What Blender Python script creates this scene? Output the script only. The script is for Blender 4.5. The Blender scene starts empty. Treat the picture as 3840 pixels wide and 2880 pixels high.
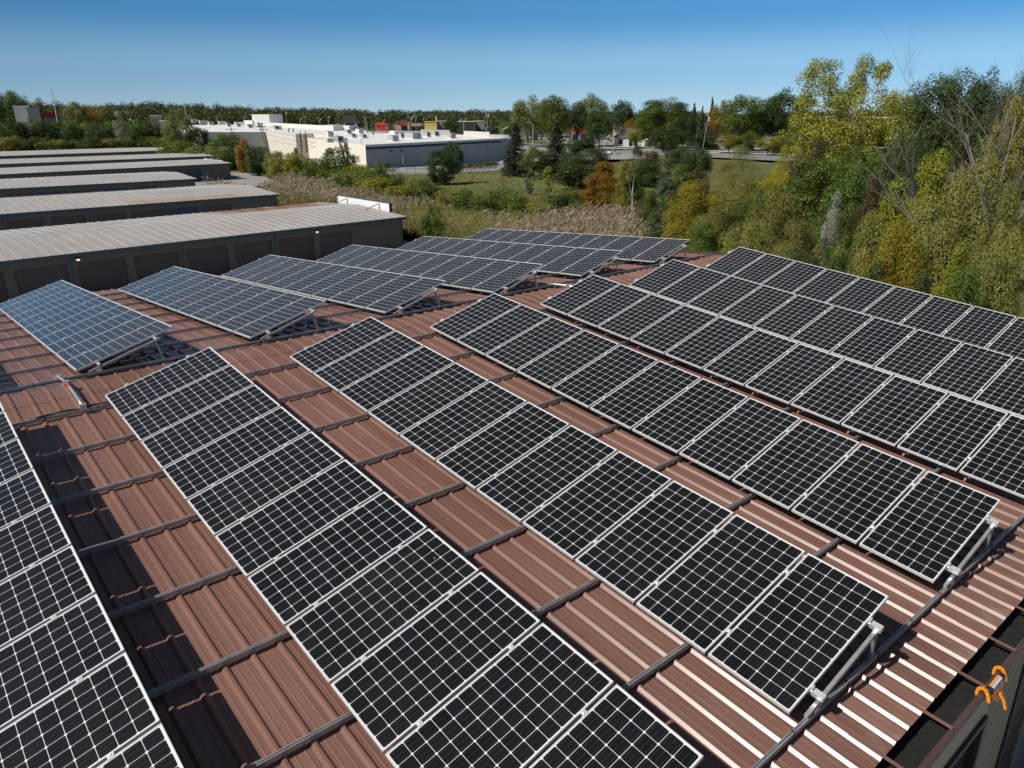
import bpy, bmesh, math, random
import numpy as np
from mathutils import Vector, Matrix

SC = bpy.context.scene
COL = SC.collection
R = math.radians

# ------------------------------------------------------------------ camera, sky, sun
RZ = 7.0                                   # ridge height above the yard
CAM = Vector((-2.5233, -14.8852, 4.8057 + RZ))
YAW, PITCH, ROLL, FPX = 0.8673, -0.3459, -0.0020, 2816.39
cy_, sy_ = math.cos(YAW), math.sin(YAW)
cp_, sp_ = math.cos(PITCH), math.sin(PITCH)
FWD = Vector((cy_ * cp_, sy_ * cp_, sp_))
rt0 = Vector((sy_, -cy_, 0)); up0 = rt0.cross(FWD)
RIGHT = rt0 * math.cos(ROLL) + up0 * math.sin(ROLL)
UP = -rt0 * math.sin(ROLL) + up0 * math.cos(ROLL)
cam_d = bpy.data.cameras.new("camera")
cam = bpy.data.objects.new("camera", cam_d); COL.objects.link(cam)
cam.matrix_world = Matrix((
    (RIGHT.x, UP.x, -FWD.x, CAM.x), (RIGHT.y, UP.y, -FWD.y, CAM.y),
    (RIGHT.z, UP.z, -FWD.z, CAM.z), (0, 0, 0, 1)))
cam_d.sensor_width = 36; cam_d.lens = FPX / 3840 * 36
cam_d.clip_start = 0.1; cam_d.clip_end = 6000
SC.camera = cam

SUN_EL, SUN_AZ = 46.5, 167.5               # math azimuth (from +x towards +y)
sdir = Vector((math.cos(R(SUN_AZ)) * math.cos(R(SUN_EL)), math.sin(R(SUN_AZ)) * math.cos(R(SUN_EL)), math.sin(R(SUN_EL))))
sl = bpy.data.lights.new("sun", 'SUN'); sl.energy = 5.0; sl.angle = R(0.53); sl.color = (1, .955, .89)
so = bpy.data.objects.new("sun", sl); COL.objects.link(so)
so.rotation_euler = (-sdir).to_track_quat('-Z', 'Y').to_euler()
so.location = sdir * 100

W = bpy.data.worlds.new("World"); SC.world = W; W.use_nodes = True
wn = W.node_tree; wn.nodes.clear()
sky = wn.nodes.new('ShaderNodeTexSky'); sky.sky_type = 'NISHITA'; sky.sun_disc = False
sky.sun_elevation = R(SUN_EL); sky.sun_rotation = R(90 - SUN_AZ)
sky.altitude = 200; sky.air_density = 1.0; sky.dust_density = 0.4; sky.ozone_density = 1.5
bg = wn.nodes.new('ShaderNodeBackground'); bg.inputs[1].default_value = 0.075
wo = wn.nodes.new('ShaderNodeOutputWorld')
tcw = wn.nodes.new('ShaderNodeTexCoord'); spw = wn.nodes.new('ShaderNodeSeparateXYZ'); wn.links.new(tcw.outputs['Generated'], spw.inputs[0])
# low sky: pale at the horizon, deep clear blue a few degrees up, richer towards the side away from the road
rmp = wn.nodes.new('ShaderNodeValToRGB'); rmp.color_ramp.interpolation = 'EASE'
mr0 = wn.nodes.new('ShaderNodeMapRange'); mr0.inputs[1].default_value = -.01; mr0.inputs[2].default_value = .19; wn.links.new(spw.outputs[2], mr0.inputs[0])
wn.links.new(mr0.outputs[0], rmp.inputs[0])
els = rmp.color_ramp.elements; els[0].position = 0; els[0].color = (.45, .63, .74, 1); els[1].position = 1; els[1].color = (.026, .160, .46, 1)
e_ = els.new(.30); e_.color = (.26, .50, .72, 1); e_ = els.new(.62); e_.color = (.085, .300, .600, 1)
dt = wn.nodes.new('ShaderNodeVectorMath'); dt.operation = 'DOT_PRODUCT'; wn.links.new(tcw.outputs['Generated'], dt.inputs[0]); dt.inputs[1].default_value = (sy_, -cy_, 0)
mr2 = wn.nodes.new('ShaderNodeMapRange'); mr2.inputs[1].default_value = -.58; mr2.inputs[2].default_value = .58; mr2.inputs[3].default_value = .74 / .075; mr2.inputs[4].default_value = 1.22 / .075
wn.links.new(dt.outputs['Value'], mr2.inputs[0])
sc_ = wn.nodes.new('ShaderNodeVectorMath'); sc_.operation = 'SCALE'; wn.links.new(rmp.outputs[0], sc_.inputs[0]); wn.links.new(mr2.outputs[0], sc_.inputs['Scale'])
mr = wn.nodes.new('ShaderNodeMapRange'); mr.interpolation_type = 'SMOOTHSTEP'
mr.inputs[1].default_value = .12; mr.inputs[2].default_value = .21; wn.links.new(spw.outputs[2], mr.inputs[0])
mxw = wn.nodes.new('ShaderNodeMix'); mxw.data_type = 'RGBA'; wn.links.new(mr.outputs[0], mxw.inputs[0]); wn.links.new(sc_.outputs[0], mxw.inputs[6]); hs = wn.nodes.new('ShaderNodeHueSaturation'); hs.inputs['Saturation'].default_value = .85; hs.inputs['Value'].default_value = .66; wn.links.new(sky.outputs[0], hs.inputs['Color']); wn.links.new(hs.outputs[0], mxw.inputs[7])
wn.links.new(mxw.outputs[2], bg.inputs[0]); wn.links.new(bg.outputs[0], wo.inputs[0])
SC.view_settings.view_transform = 'Standard'; SC.view_settings.look = 'None'
SC.view_settings.exposure = 0; SC.view_settings.gamma = 1
SC.render.engine = 'CYCLES'
SC.cycles.max_bounces = 6; SC.cycles.transparent_max_bounces = 6

# ------------------------------------------------------------------ tools
def tz(x, y=0):
    """terrain height: flat yard that drops gently to the road in the east"""
    return -1.4 * min(1, max(0, (x - 80) / 60))

def ray(px, py): return FWD + RIGHT * ((px - 1920) / FPX) - UP * ((py - 1440) / FPX)

def at(px, py, z=None):
    d = ray(px, py)
    zz = 0 if z is None else z
    for _ in range(40):
        t = (zz - CAM.z) / d.z
        p = CAM + d * t
        if z is not None: return p
        zz = .5 * zz + .5 * tz(p.x)
    return Vector((p.x, p.y, tz(p.x)))

def dirh(px):
    """horizontal unit direction of a pixel column at the horizon"""
    d = ray(px, 425); d.z = 0
    return d.normalized()

def zrow(py, depth, px=1920):
    """height of pixel row py at camera depth `depth`"""
    d = ray(px, py)
    return CAM.z + d.z * depth

def spot(px, d):
    """ground point at horizontal range d in pixel column px; also its camera depth"""
    h = dirh(px); p = Vector((CAM.x + h.x * d, CAM.y + h.y * d, 0)); p.z = tz(p.x)
    return p, (p - CAM).dot(FWD)

def tag(o, label, cat, group=None, kind=None):
    if label: o['label'] = label
    if cat: o['category'] = cat
    if group: o['group'] = group
    if kind: o['kind'] = kind
    return o

def empty(name, loc=(0, 0, 0), rz=0):
    o = bpy.data.objects.new(name, None); COL.objects.link(o)
    o.location = loc; o.rotation_euler = (0, 0, rz); o.empty_display_size = .2
    return o

class MB:
    def __init__(s): s.v = []; s.f = []
    def quad(s, a, b, c, d):
        n = len(s.v); s.v += [tuple(a), tuple(b), tuple(c), tuple(d)]; s.f.append((n, n+1, n+2, n+3)); return s
    def poly(s, pts):
        n = len(s.v); s.v += [tuple(p) for p in pts]; s.f.append(tuple(range(n, n + len(pts)))); return s
    def box(s, x0, x1, y0, y1, z0, z1, m=None):
        n = len(s.v)
        for z in (z0, z1):
            for (x, y) in ((x0, y0), (x1, y0), (x1, y1), (x0, y1)):
                p = Vector((x, y, z)); p = m @ p if m else p
                s.v.append(tuple(p))
        for f in ((0,3,2,1),(4,5,6,7),(0,1,5,4),(1,2,6,5),(2,3,7,6),(3,0,4,7)): s.f.append(tuple(n+i for i in f))
        return s
    def beam(s, a, b, w, h, up=Vector((0,0,1))):
        a = Vector(a); b = Vector(b); d = (b - a); L = d.length; d.normalize()
        sd = d.cross(up)
        if sd.length < 1e-4: sd = d.cross(Vector((1,0,0)))
        sd.normalize(); u = sd.cross(d)
        m = Matrix(((d.x, sd.x, u.x, a.x), (d.y, sd.y, u.y, a.y), (d.z, sd.z, u.z, a.z), (0,0,0,1)))
        return s.box(0, L, -w/2, w/2, -h/2, h/2, m)
    def tube(s, pts, rad, n=6, cap=True):
        pts = [Vector(p) for p in pts]; base = len(s.v)
        if not hasattr(rad, '__len__'): rad = [rad] * len(pts)
        for i, p in enumerate(pts):
            d = (pts[min(i+1, len(pts)-1)] - pts[max(i-1, 0)]).normalized()
            a = d.cross(Vector((0,0,1)))
            if a.length < .05: a = d.cross(Vector((1,0,0)))
            a.normalize(); b = a.cross(d)
            for k in range(n):
                t = 2 * math.pi * k / n
                s.v.append(tuple(p + (a * math.cos(t) + b * math.sin(t)) * rad[i]))
        for i in range(len(pts) - 1):
            for k in range(n):
                k2 = (k + 1) % n
                s.f.append((base+i*n+k, base+i*n+k2, base+(i+1)*n+k2, base+(i+1)*n+k))
        if cap:
            s.f.append(tuple(base + k for k in range(n))[::-1]); s.f.append(tuple(base+(len(pts)-1)*n+k for k in range(n)))
        return s
    def prism(s, prof, a, b, ax, ay):
        """extrude 2-D profile (list of (x,y)) from point a to b with axes ax, ay"""
        n = len(s.v); k = len(prof)
        for o in (Vector(a), Vector(b)):
            for (x, y) in prof: s.v.append(tuple(o + ax * x + ay * y))
        for i in range(k):
            j = (i + 1) % k; s.f.append((n+i, n+j, n+k+j, n+k+i))
        s.f.append(tuple(n+i for i in range(k))[::-1]); s.f.append(tuple(n+k+i for i in range(k)))
        return s
    def build(s, name, mat, parent=None, smooth=False, bevel=0):
        me = bpy.data.meshes.new(name); me.from_pydata(s.v, [], s.f); me.update()
        bm = bmesh.new(); bm.from_mesh(me); bmesh.ops.recalc_face_normals(bm, faces=bm.faces)
        if bevel: bmesh.ops.bevel(bm, geom=list(bm.edges), offset=bevel, segments=1, affect='EDGES', clamp_overlap=True)
        bm.to_mesh(me); bm.free()
        me.materials.append(mat)
        if smooth:
            me.polygons.foreach_set('use_smooth', [True] * len(me.polygons))
        o = bpy.data.objects.new(name, me); COL.objects.link(o)
        if parent: o.parent = parent
        return o

def kids(o): return list(o.children)
def copy_tree(o, parent=None):
    c = o.copy(); COL.objects.link(c)
    if parent: c.parent = parent
    for ch in kids(o): copy_tree(ch, c)
    return c

def np_mesh(name, V, Q, mat, tint=None, parent=None):
    me = bpy.data.meshes.new(name)
    V = np.asarray(V, np.float32); Q = np.asarray(Q, np.int32); k = Q.shape[1]
    me.vertices.add(len(V)); me.vertices.foreach_set('co', V.ravel())
    me.loops.add(Q.size); me.loops.foreach_set('vertex_index', Q.ravel())
    me.polygons.add(len(Q)); me.polygons.foreach_set('loop_start', np.arange(0, Q.size, k, dtype=np.int32))
    me.polygons.foreach_set('loop_total', np.full(len(Q), k, np.int32))
    if tint is not None:
        a = me.attributes.new('tint', 'FLOAT', 'POINT'); a.data.foreach_set('value', np.asarray(tint, np.float32))
    me.polygons.foreach_set('use_smooth', np.zeros(len(Q), bool))
    me.update(calc_edges=True); me.materials.append(mat)
    o = bpy.data.objects.new(name, me); COL.objects.link(o)
    if parent: o.parent = parent
    return o

# ------------------------------------------------------------------ materials
def mat(name): 
    m = bpy.data.materials.new(name); m.use_nodes = True; t = m.node_tree
    b = t.nodes['Principled BSDF']
    return m, t, b
def simple(name, c, rough=.6, metal=0, spec=.5, noise=0, nscale=3, bump=0, bscale=20, coat=0):
    m, t, b = mat(name)
    b.inputs['Base Color'].default_value = (*c, 1); b.inputs['Roughness'].default_value = rough
    b.inputs['Metallic'].default_value = metal; b.inputs['Specular IOR Level'].default_value = spec
    b.inputs['Coat Weight'].default_value = coat
    tc = t.nodes.new('ShaderNodeTexCoord')
    if noise:
        n = t.nodes.new('ShaderNodeTexNoise'); n.inputs['Scale'].default_value = nscale; n.inputs['Detail'].default_value = 6
        t.links.new(tc.outputs['Object'], n.inputs['Vector'])
        r = t.nodes.new('ShaderNodeValToRGB')
        r.color_ramp.elements[0].position = .3; r.color_ramp.elements[1].position = .7
        r.color_ramp.elements[0].color = (*[x * (1 - noise) for x in c], 1)
        r.color_ramp.elements[1].color = (*[min(1, x * (1 + noise)) for x in c], 1)
        t.links.new(n.outputs['Fac'], r.inputs['Fac']); t.links.new(r.outputs[0], b.inputs['Base Color'])
    if bump:
        n2 = t.nodes.new('ShaderNodeTexNoise'); n2.inputs['Scale'].default_value = bscale
        t.links.new(tc.outputs['Object'], n2.inputs['Vector'])
        bp = t.nodes.new('ShaderNodeBump'); bp.inputs['Strength'].default_value = bump; bp.inputs['Distance'].default_value = .02
        t.links.new(n2.outputs['Fac'], bp.inputs['Height']); t.links.new(bp.outputs[0], b.inputs['Normal'])
    return m

def N(t, typ, **kw):
    n = t.nodes.new(typ)
    for k, v in kw.items(): setattr(n, k, v)
    return n
def M(t, op, a, b=None, c=None):
    n = N(t, 'ShaderNodeMath', operation=op)
    for i, x in enumerate((a, b, c)):
        if x is None: continue
        if isinstance(x, (int, float)): n.inputs[i].default_value = x
        else: t.links.new(x, n.inputs[i])
    return n.outputs[0]
def MIX(t, f, a, b):
    n = N(t, 'ShaderNodeMix', data_type='RGBA')
    for i, x in ((0, f), (6, a), (7, b)):
        if isinstance(x, (int, float)): n.inputs[i].default_value = x
        elif isinstance(x, tuple): n.inputs[i].default_value = (*x, 1)
        else: t.links.new(x, n.inputs[i])
    return n.outputs[2]
def NOISE(t, vec, scale, detail=4, rough=.55):
    n = N(t, 'ShaderNodeTexNoise'); n.inputs['Scale'].default_value = scale; n.inputs['Detail'].default_value = detail
    n.inputs['Roughness'].default_value = rough
    if vec is not None: t.links.new(vec, n.inputs['Vector'])
    return n.outputs['Fac']
def RAMP(t, f, lo, hi):
    n = N(t, 'ShaderNodeMapRange'); n.inputs[1].default_value = lo; n.inputs[2].default_value = hi
    t.links.new(f, n.inputs[0]); return n.outputs[0]
def SCALEV(t, vec, s):
    n = N(t, 'ShaderNodeMapping'); n.inputs['Scale'].default_value = s; t.links.new(vec, n.inputs['Vector']); return n.outputs[0]

MAT = {}
MAT['alu'] = simple('aluminium_frame', (.70, .70, .69), .42, .35, .5)
MAT['galv'] = simple('galvanised_steel', (.42, .42, .42), .38, .55, .5, noise=.12, nscale=9)
MAT['bright'] = simple('bright_aluminium', (.86, .86, .85), .38, .6)
MAT['black'] = simple('black_plastic', (.012, .012, .014), .5)
MAT['conduit'] = simple('conduit_metal', (.62, .63, .64), .35, .7)
MAT['redtape'] = simple('red_tape', (.6, .03, .03), .5)

# solar cells: 6 x 12 cells with clipped corners over a white back sheet
m, t, b = mat('solar_cells'); MAT['cell'] = m
uv = N(t, 'ShaderNodeUVMap'); sx = N(t, 'ShaderNodeSeparateXYZ'); t.links.new(uv.outputs[0], sx.inputs[0])
fu = M(t, 'ABSOLUTE', M(t, 'SUBTRACT', M(t, 'FRACT', M(t, 'MULTIPLY', sx.outputs[0], 12.0)), .5))
fv = M(t, 'ABSOLUTE', M(t, 'SUBTRACT', M(t, 'FRACT', M(t, 'MULTIPLY', sx.outputs[1], 6.0)), .5))
inside = M(t, 'MULTIPLY', M(t, 'LESS_THAN', fu, .4860), M(t, 'LESS_THAN', fv, .4860))
corner = M(t, 'LESS_THAN', M(t, 'ADD', fu, fv), .895)
def between(x): return M(t, 'MULTIPLY', M(t, 'GREATER_THAN', x, 0), M(t, 'LESS_THAN', x, 1))
cellm = M(t, 'MULTIPLY', M(t, 'MULTIPLY', inside, corner), M(t, 'MULTIPLY', between(sx.outputs[0]), between(sx.outputs[1])))
oi = N(t, 'ShaderNodeObjectInfo')
# one random tone per cell
cv = N(t, 'ShaderNodeCombineXYZ')
t.links.new(M(t, 'FLOOR', M(t, 'MULTIPLY', sx.outputs[0], 12.0)), cv.inputs[0]); t.links.new(M(t, 'FLOOR', M(t, 'MULTIPLY', sx.outputs[1], 6.0)), cv.inputs[1])
t.links.new(M(t, 'MULTIPLY', oi.outputs['Random'], 50), cv.inputs[2])
wnz = N(t, 'ShaderNodeTexWhiteNoise'); t.links.new(cv.outputs[0], wnz.inputs['Vector'])
cellc = MIX(t, wnz.outputs['Value'], (.0045, .0048, .0062), (.0075, .0078, .0098))
bb = M(t, 'LESS_THAN', M(t, 'ABSOLUTE', M(t, 'SUBTRACT', M(t, 'FRACT', M(t, 'MULTIPLY', sx.outputs[1], 18.0)), .5)), .03)
cellc = MIX(t, M(t, 'MULTIPLY', bb, .10), cellc, (.3, .3, .32))
colr = MIX(t, cellm, (.64, .65, .65), cellc)
tc = N(t, 'ShaderNodeTexCoord')
dn = N(t, 'ShaderNodeVectorMath', operation='ADD'); t.links.new(tc.outputs['Object'], dn.inputs[0])
cr = N(t, 'ShaderNodeCombineXYZ'); t.links.new(M(t, 'MULTIPLY', oi.outputs['Random'], 37), cr.inputs[0]); t.links.new(cr.outputs[0], dn.inputs[1])
drop = RAMP(t, NOISE(t, dn.outputs[0], 7, 2), .755, .77)
colr = MIX(t, M(t, 'MULTIPLY', drop, .35), colr, (.35, .34, .30))
dust = M(t, 'MULTIPLY', RAMP(t, NOISE(t, dn.outputs[0], 1.3, 5), .35, .75), M(t, 'ADD', .003, M(t, 'MULTIPLY', oi.outputs['Random'], .014)))
colr = MIX(t, dust, colr, (.42, .39, .34))
t.links.new(colr, b.inputs['Base Color']); b.inputs['Roughness'].default_value = .45; b.inputs['Specular IOR Level'].default_value = 0.05
b.inputs['Coat Weight'].default_value = 1; b.inputs['Coat IOR'].default_value = 1.38
t.links.new(M(t, 'ADD', .10, M(t, 'MULTIPLY', NOISE(t, dn.outputs[0], 3, 3), .10)), b.inputs['Coat Roughness'])

# brown roof paint: faded, dust streaks down the slope, lichen at the eave
def roof_mat(name, c1, c2, eave_y=None, rough=.34):
    m, t, b = mat(name)
    tc = N(t, 'ShaderNodeTexCoord'); o = tc.outputs['Object']
    n1 = NOISE(t, o, .35, 3); n2 = NOISE(t, SCALEV(t, o, (3.0, .16, 1)), 2.0, 6); n3 = NOISE(t, o, 26, 3)
    f = M(t, 'ADD', M(t, 'MULTIPLY', n1, .35), M(t, 'ADD', M(t, 'MULTIPLY', n2, .5), M(t, 'MULTIPLY', n3, .15)))
    c = MIX(t, RAMP(t, f, .35, .66), c1, c2)
    sp = N(t, 'ShaderNodeSeparateXYZ'); t.links.new(o, sp.inputs[0])
    shx = M(t, 'FLOOR', M(t, 'DIVIDE', M(t, 'ADD', sp.outputs[0], 40.0), .915)); shy = M(t, 'GREATER_THAN', sp.outputs[1], -6.45)
    cw = N(t, 'ShaderNodeCombineXYZ'); t.links.new(shx, cw.inputs[0]); t.links.new(shy, cw.inputs[1])
    wz = N(t, 'ShaderNodeTexWhiteNoise'); t.links.new(cw.outputs[0], wz.inputs['Vector'])
    hv = N(t, 'ShaderNodeHueSaturation'); t.links.new(c, hv.inputs['Color']); t.links.new(M(t, 'ADD', .90, M(t, 'MULTIPLY', wz.outputs['Value'], .2)), hv.inputs['Value']); c = hv.outputs[0]
    rs = M(t, 'MULTIPLY', RAMP(t, NOISE(t, SCALEV(t, o, (7, .30, 1)), 1.7, 4), .60, .74), .22)
    c = MIX(t, rs, c, (.20, .085, .035))
    if eave_y is not None:
        e = RAMP(t, sp.outputs[1], eave_y + .42, eave_y)
        st = M(t, 'MULTIPLY', e, RAMP(t, NOISE(t, SCALEV(t, o, (1.6, .8, 1)), 4.2, 5), .47, .66))
        c = MIX(t, M(t, 'MULTIPLY', st, .65), c, (.30, .26, .19))
    spk = RAMP(t, NOISE(t, o, 9, 2), .74, .77)
    c = MIX(t, M(t, 'MULTIPLY', spk, .5), c, (.04, .025, .02))
    t.links.new(c, b.inputs['Base Color'])
    t.links.new(M(t, 'ADD', rough - .05, M(t, 'MULTIPLY', n2, .12)), b.inputs['Roughness'])
    b.inputs['Specular IOR Level'].default_value = .55
    return m
MAT['roof'] = roof_mat('brown_roof_paint', (.150, .072, .053), (.228, .122, .094), -12.93, .33)
MAT['roofcap'] = roof_mat('brown_ridge_paint', (.155, .078, .057), (.22, .120, .092), None, .32)
MAT['trim'] = simple('brown_trim', (.075, .042, .036), .42, 0, .5, noise=.12, nscale=2)
MAT['gutin'] = simple('gutter_sludge_shade', (.008, .008, .006), .8, noise=.5, nscale=14)  # near-black: the deep trough's shade is put into the sludge colour
MAT['tan'] = simple('tan_siding', (.40, .35, .265), .5, noise=.08, nscale=2)
MAT['dkbrown'] = simple('dark_brown_panel', (.05, .035, .03), .4, noise=.1)
MAT['greyrib'] = simple('grey_siding', (.20, .19, .18), .5, noise=.1)
MAT['glass'] = simple('dark_glass', (.01, .012, .015), .06, 0, .6)
MAT['orange'] = simple('orange_plastic', (.85, .27, .015), .38, noise=.06, nscale=8)
MAT['label'] = simple('label_pale_blue', (.42, .52, .66), .5)
MAT['navy'] = simple('navy_lettering', (.02, .03, .08), .5)
MAT['asphalt'] = simple('asphalt', (.20, .195, .19), .85, noise=.18, nscale=.5, bump=.2)
MAT['concrete'] = simple('concrete', (.26, .25, .235), .85, noise=.14, nscale=.6, bump=.2)
MAT['kerb'] = simple('kerb_concrete', (.55, .53, .48), .85, noise=.1)
MAT['whitepaint'] = simple('white_board', (.82, .82, .82), .5, noise=.03)
MAT['membrane'] = simple('white_membrane', (.70, .69, .67), .6, noise=.07, nscale=.25)
MAT['cream'] = simple('cream_block', (.80, .735, .65), .8, noise=.05, nscale=.8)
MAT['greywall'] = simple('grey_painted_wall', (.35, .355, .355), .75, noise=.05, nscale=.4)
MAT['greyparapet'] = simple('grey_green_parapet', (.62, .66, .64), .7, noise=.05, nscale=.4)
MAT['band'] = simple('navy_band', (.02, .03, .05), .6)
MAT['hvac'] = simple('hvac_beige', (.42, .41, .37), .55, noise=.1, nscale=1)
MAT['hvacdk'] = simple('hvac_coil', (.05, .055, .055), .6, noise=.2, nscale=4)
MAT['pole'] = simple('weathered_wood', (.20, .155, .12), .9, noise=.2, nscale=3)
MAT['lamppole'] = simple('pale_lamp_steel', (.55, .53, .48), .5, .2)
MAT['yellowbase'] = simple('yellow_base', (.7, .45, .08), .7)
MAT['fence'] = simple('fence_steel', (.28, .28, .27), .5, .6)
MAT['lampglow'] = None
m, t, b = mat('lit_flood_lamp'); MAT['lampglow'] = m
b.inputs['Base Color'].default_value = (.9, .85, .7, 1); b.inputs['Emission Color'].default_value = (1, .84, .55, 1); b.inputs['Emission Strength'].default_value = 1.1

# storage buildings: galvalume roof with rust, painted block
def metalroof(name, rust):
    m, t, b = mat(name); tc = N(t, 'ShaderNodeTexCoord'); o = tc.outputs['Object']
    n1 = NOISE(t, o, .22, 4); n2 = NOISE(t, SCALEV(t, o, (1.2, .12, 1)), 1.5, 5)
    c = MIX(t, RAMP(t, M(t, 'ADD', M(t, 'MULTIPLY', n1, .6), M(t, 'MULTIPLY', n2, .4)), .35, .65), (.34, .32, .30), (.43, .405, .38))
    sp = N(t, 'ShaderNodeSeparateXYZ'); t.links.new(o, sp.inputs[0])
    for (x0, x1, y0, y1, col, amt) in rust:
        wx = M(t, 'MULTIPLY', RAMP(t, sp.outputs[0], x0, x0 + 3), RAMP(t, sp.outputs[0], x1, x1 - 2.5))
        wy = M(t, 'MULTIPLY', RAMP(t, sp.outputs[1], y0, y0 + 1.5), RAMP(t, sp.outputs[1], y1, y1 - .4))
        st = RAMP(t, NOISE(t, SCALEV(t, o, (1.3, .10, 1)), 1.6, 5), .30, .52)
        c = MIX(t, M(t, 'MULTIPLY', M(t, 'MULTIPLY', wx, wy), M(t, 'MULTIPLY', st, amt)), c, col)
    t.links.new(c, b.inputs['Base Color']); b.inputs['Roughness'].default_value = .5; b.inputs['Metallic'].default_value = .15
    return m
def blockmat(name, c):
    m, t, b = mat(name); tc = N(t, 'ShaderNodeTexCoord'); o = tc.outputs['Object']
    mp = N(t, 'ShaderNodeMapping'); mp.inputs['Rotation'].default_value = (R(90), 0, 0); t.links.new(o, mp.inputs['Vector'])
    br = N(t, 'ShaderNodeTexBrick'); br.inputs['Scale'].default_value = 1; br.inputs['Brick Width'].default_value = .41; br.inputs['Row Height'].default_value = .205
    br.inputs['Mortar Size'].default_value = .012
    br.inputs['Color1'].default_value = (*c, 1); br.inputs['Color2'].default_value = (*[x * .86 for x in c], 1); br.inputs['Mortar'].default_value = (*[x * 1.5 for x in c], 1)
    t.links.new(mp.outputs[0], br.inputs['Vector'])
    t.links.new(br.outputs[0], b.inputs['Base Color']); b.inputs['Roughness'].default_value = .9
    return m
MAT['block'] = blockmat('split_face_block', (.13, .125, .12))
MAT['fascia'] = simple('blue_grey_fascia', (.05, .085, .10), .45, noise=.06)
def shutter(name, c):
    m, t, b = mat(name); tc = N(t, 'ShaderNodeTexCoord'); w = N(t, 'ShaderNodeTexWave'); w.bands_direction = 'Z'
    w.inputs['Scale'].default_value = 4.2; t.links.new(tc.outputs['Object'], w.inputs['Vector'])
    t.links.new(MIX(t, w.outputs['Fac'], tuple(x * .72 for x in c), c), b.inputs['Base Color']); b.inputs['Roughness'].default_value = .5
    bp = N(t, 'ShaderNodeBump'); bp.inputs['Strength'].default_value = .6; bp.inputs['Distance'].default_value = .03
    t.links.new(w.outputs['Fac'], bp.inputs['Height']); t.links.new(bp.outputs[0], b.inputs['Normal'])
    return m
MAT['shutter'] = shutter('mauve_roller_door', (.105, .088, .098))
MAT['shutterblue'] = shutter('blue_roller_door', (.05, .09, .135))

# ground
m, t, b = mat('meadow_ground'); MAT['ground'] = m
tc = N(t, 'ShaderNodeTexCoord'); o = tc.outputs['Object']
g1 = NOISE(t, o, .018, 5); g2 = NOISE(t, o, .18, 6); g3 = NOISE(t, o, 2.2, 4)
f = M(t, 'ADD', M(t, 'MULTIPLY', g1, .45), M(t, 'ADD', M(t, 'MULTIPLY', g2, .35), M(t, 'MULTIPLY', g3, .2)))
c = MIX(t, RAMP(t, f, .38, .62), (.075, .085, .026), (.135, .130, .048))
c = MIX(t, RAMP(t, NOISE(t, o, .06, 4), .60, .72), c, (.20, .165, .075))
t.links.new(c, b.inputs['Base Color']); b.inputs['Roughness'].default_value = 1; b.inputs['Specular IOR Level'].default_value = .1

LEAFV = 1.15
def leafmat(name, A, B, Cc=None, cfrac=0, gloss=.35, trans=.34):
    m, t, b = mat(name)
    geo = N(t, 'ShaderNodeNewGeometry'); at_ = N(t, 'ShaderNodeAttribute'); at_.attribute_name = 'tint'
    oi = N(t, 'ShaderNodeObjectInfo')
    f = M(t, 'ADD', M(t, 'MULTIPLY', at_.outputs['Fac'], .62), M(t, 'MULTIPLY', geo.outputs['Random Per Island'], .38))
    c = MIX(t, f, A, B)
    if Cc:
        k = M(t, 'ADD', M(t, 'MULTIPLY', geo.outputs['Random Per Island'], .5), M(t, 'MULTIPLY', at_.outputs['Fac'], .5))
        c = MIX(t, M(t, 'MULTIPLY', M(t, 'GREATER_THAN', k, 1 - cfrac), .9), c, Cc)
    br = N(t, 'ShaderNodeHueSaturation'); t.links.new(c, br.inputs['Color']); br.inputs['Saturation'].default_value = 1.06
    t.links.new(M(t, 'ADD', LEAFV - .14, M(t, 'MULTIPLY', oi.outputs['Random'], .28)), br.inputs['Value'])
    t.links.new(M(t, 'ADD', .49, M(t, 'MULTIPLY', oi.outputs['Random'], .02)), br.inputs['Hue'])
    t.links.new(br.outputs[0], b.inputs['Base Color']); b.inputs['Roughness'].default_value = .5
    b.inputs['Specular IOR Level'].default_value = gloss
    tr = N(t, 'ShaderNodeBsdfTranslucent'); t.links.new(br.outputs[0], tr.inputs['Color'])
    mx = N(t, 'ShaderNodeMixShader'); mx.inputs[0].default_value = trans
    t.links.new(b.outputs[0], mx.inputs[1]); t.links.new(tr.outputs[0], mx.inputs[2])
    t.links.new(mx.outputs[0], t.nodes['Material Output'].inputs['Surface'])
    return m
LM = {}
LM['green'] = leafmat('leaf_green', (.050, .085, .014), (.135, .175, .034), (.27, .23, .035), .05)
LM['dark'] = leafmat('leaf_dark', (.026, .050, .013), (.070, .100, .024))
LM['willow'] = leafmat('leaf_willow', (.115, .125, .030), (.25, .235, .068), (.36, .27, .06), .06)
LM['yellowwillow'] = leafmat('leaf_yellow_willow', (.17, .16, .020), (.33, .285, .040), (.42, .30, .04), .08)
LM['yellow'] = leafmat('leaf_yellow', (.105, .145, .025), (.37, .315, .050), (.52, .34, .03), .08, .5)
LM['vine'] = leafmat('leaf_vine', (.10, .14, .016), (.28, .245, .026), (.48, .28, .02), .08, .45)
LM['silver'] = leafmat('leaf_silver', (.19, .20, .145), (.34, .345, .27))
LM['orange'] = leafmat('leaf_orange', (.13, .115, .020), (.32, .155, .022), (.42, .14, .02), .10)
LM['maroon'] = leafmat('leaf_maroon', (.060, .050, .018), (.115, .065, .03), (.11, .13, .03), .3)
LM['spruce'] = leafmat('needle_spruce', (.022, .038, .015), (.055, .072, .028), trans=.08)
LM['poplar'] = leafmat('leaf_poplar', (.030, .058, .022), (.095, .13, .050), (.28, .32, .22), .10, .9)
LM['pale'] = leafmat('leaf_pale', (.090, .130, .030), (.20, .22, .070))
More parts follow.
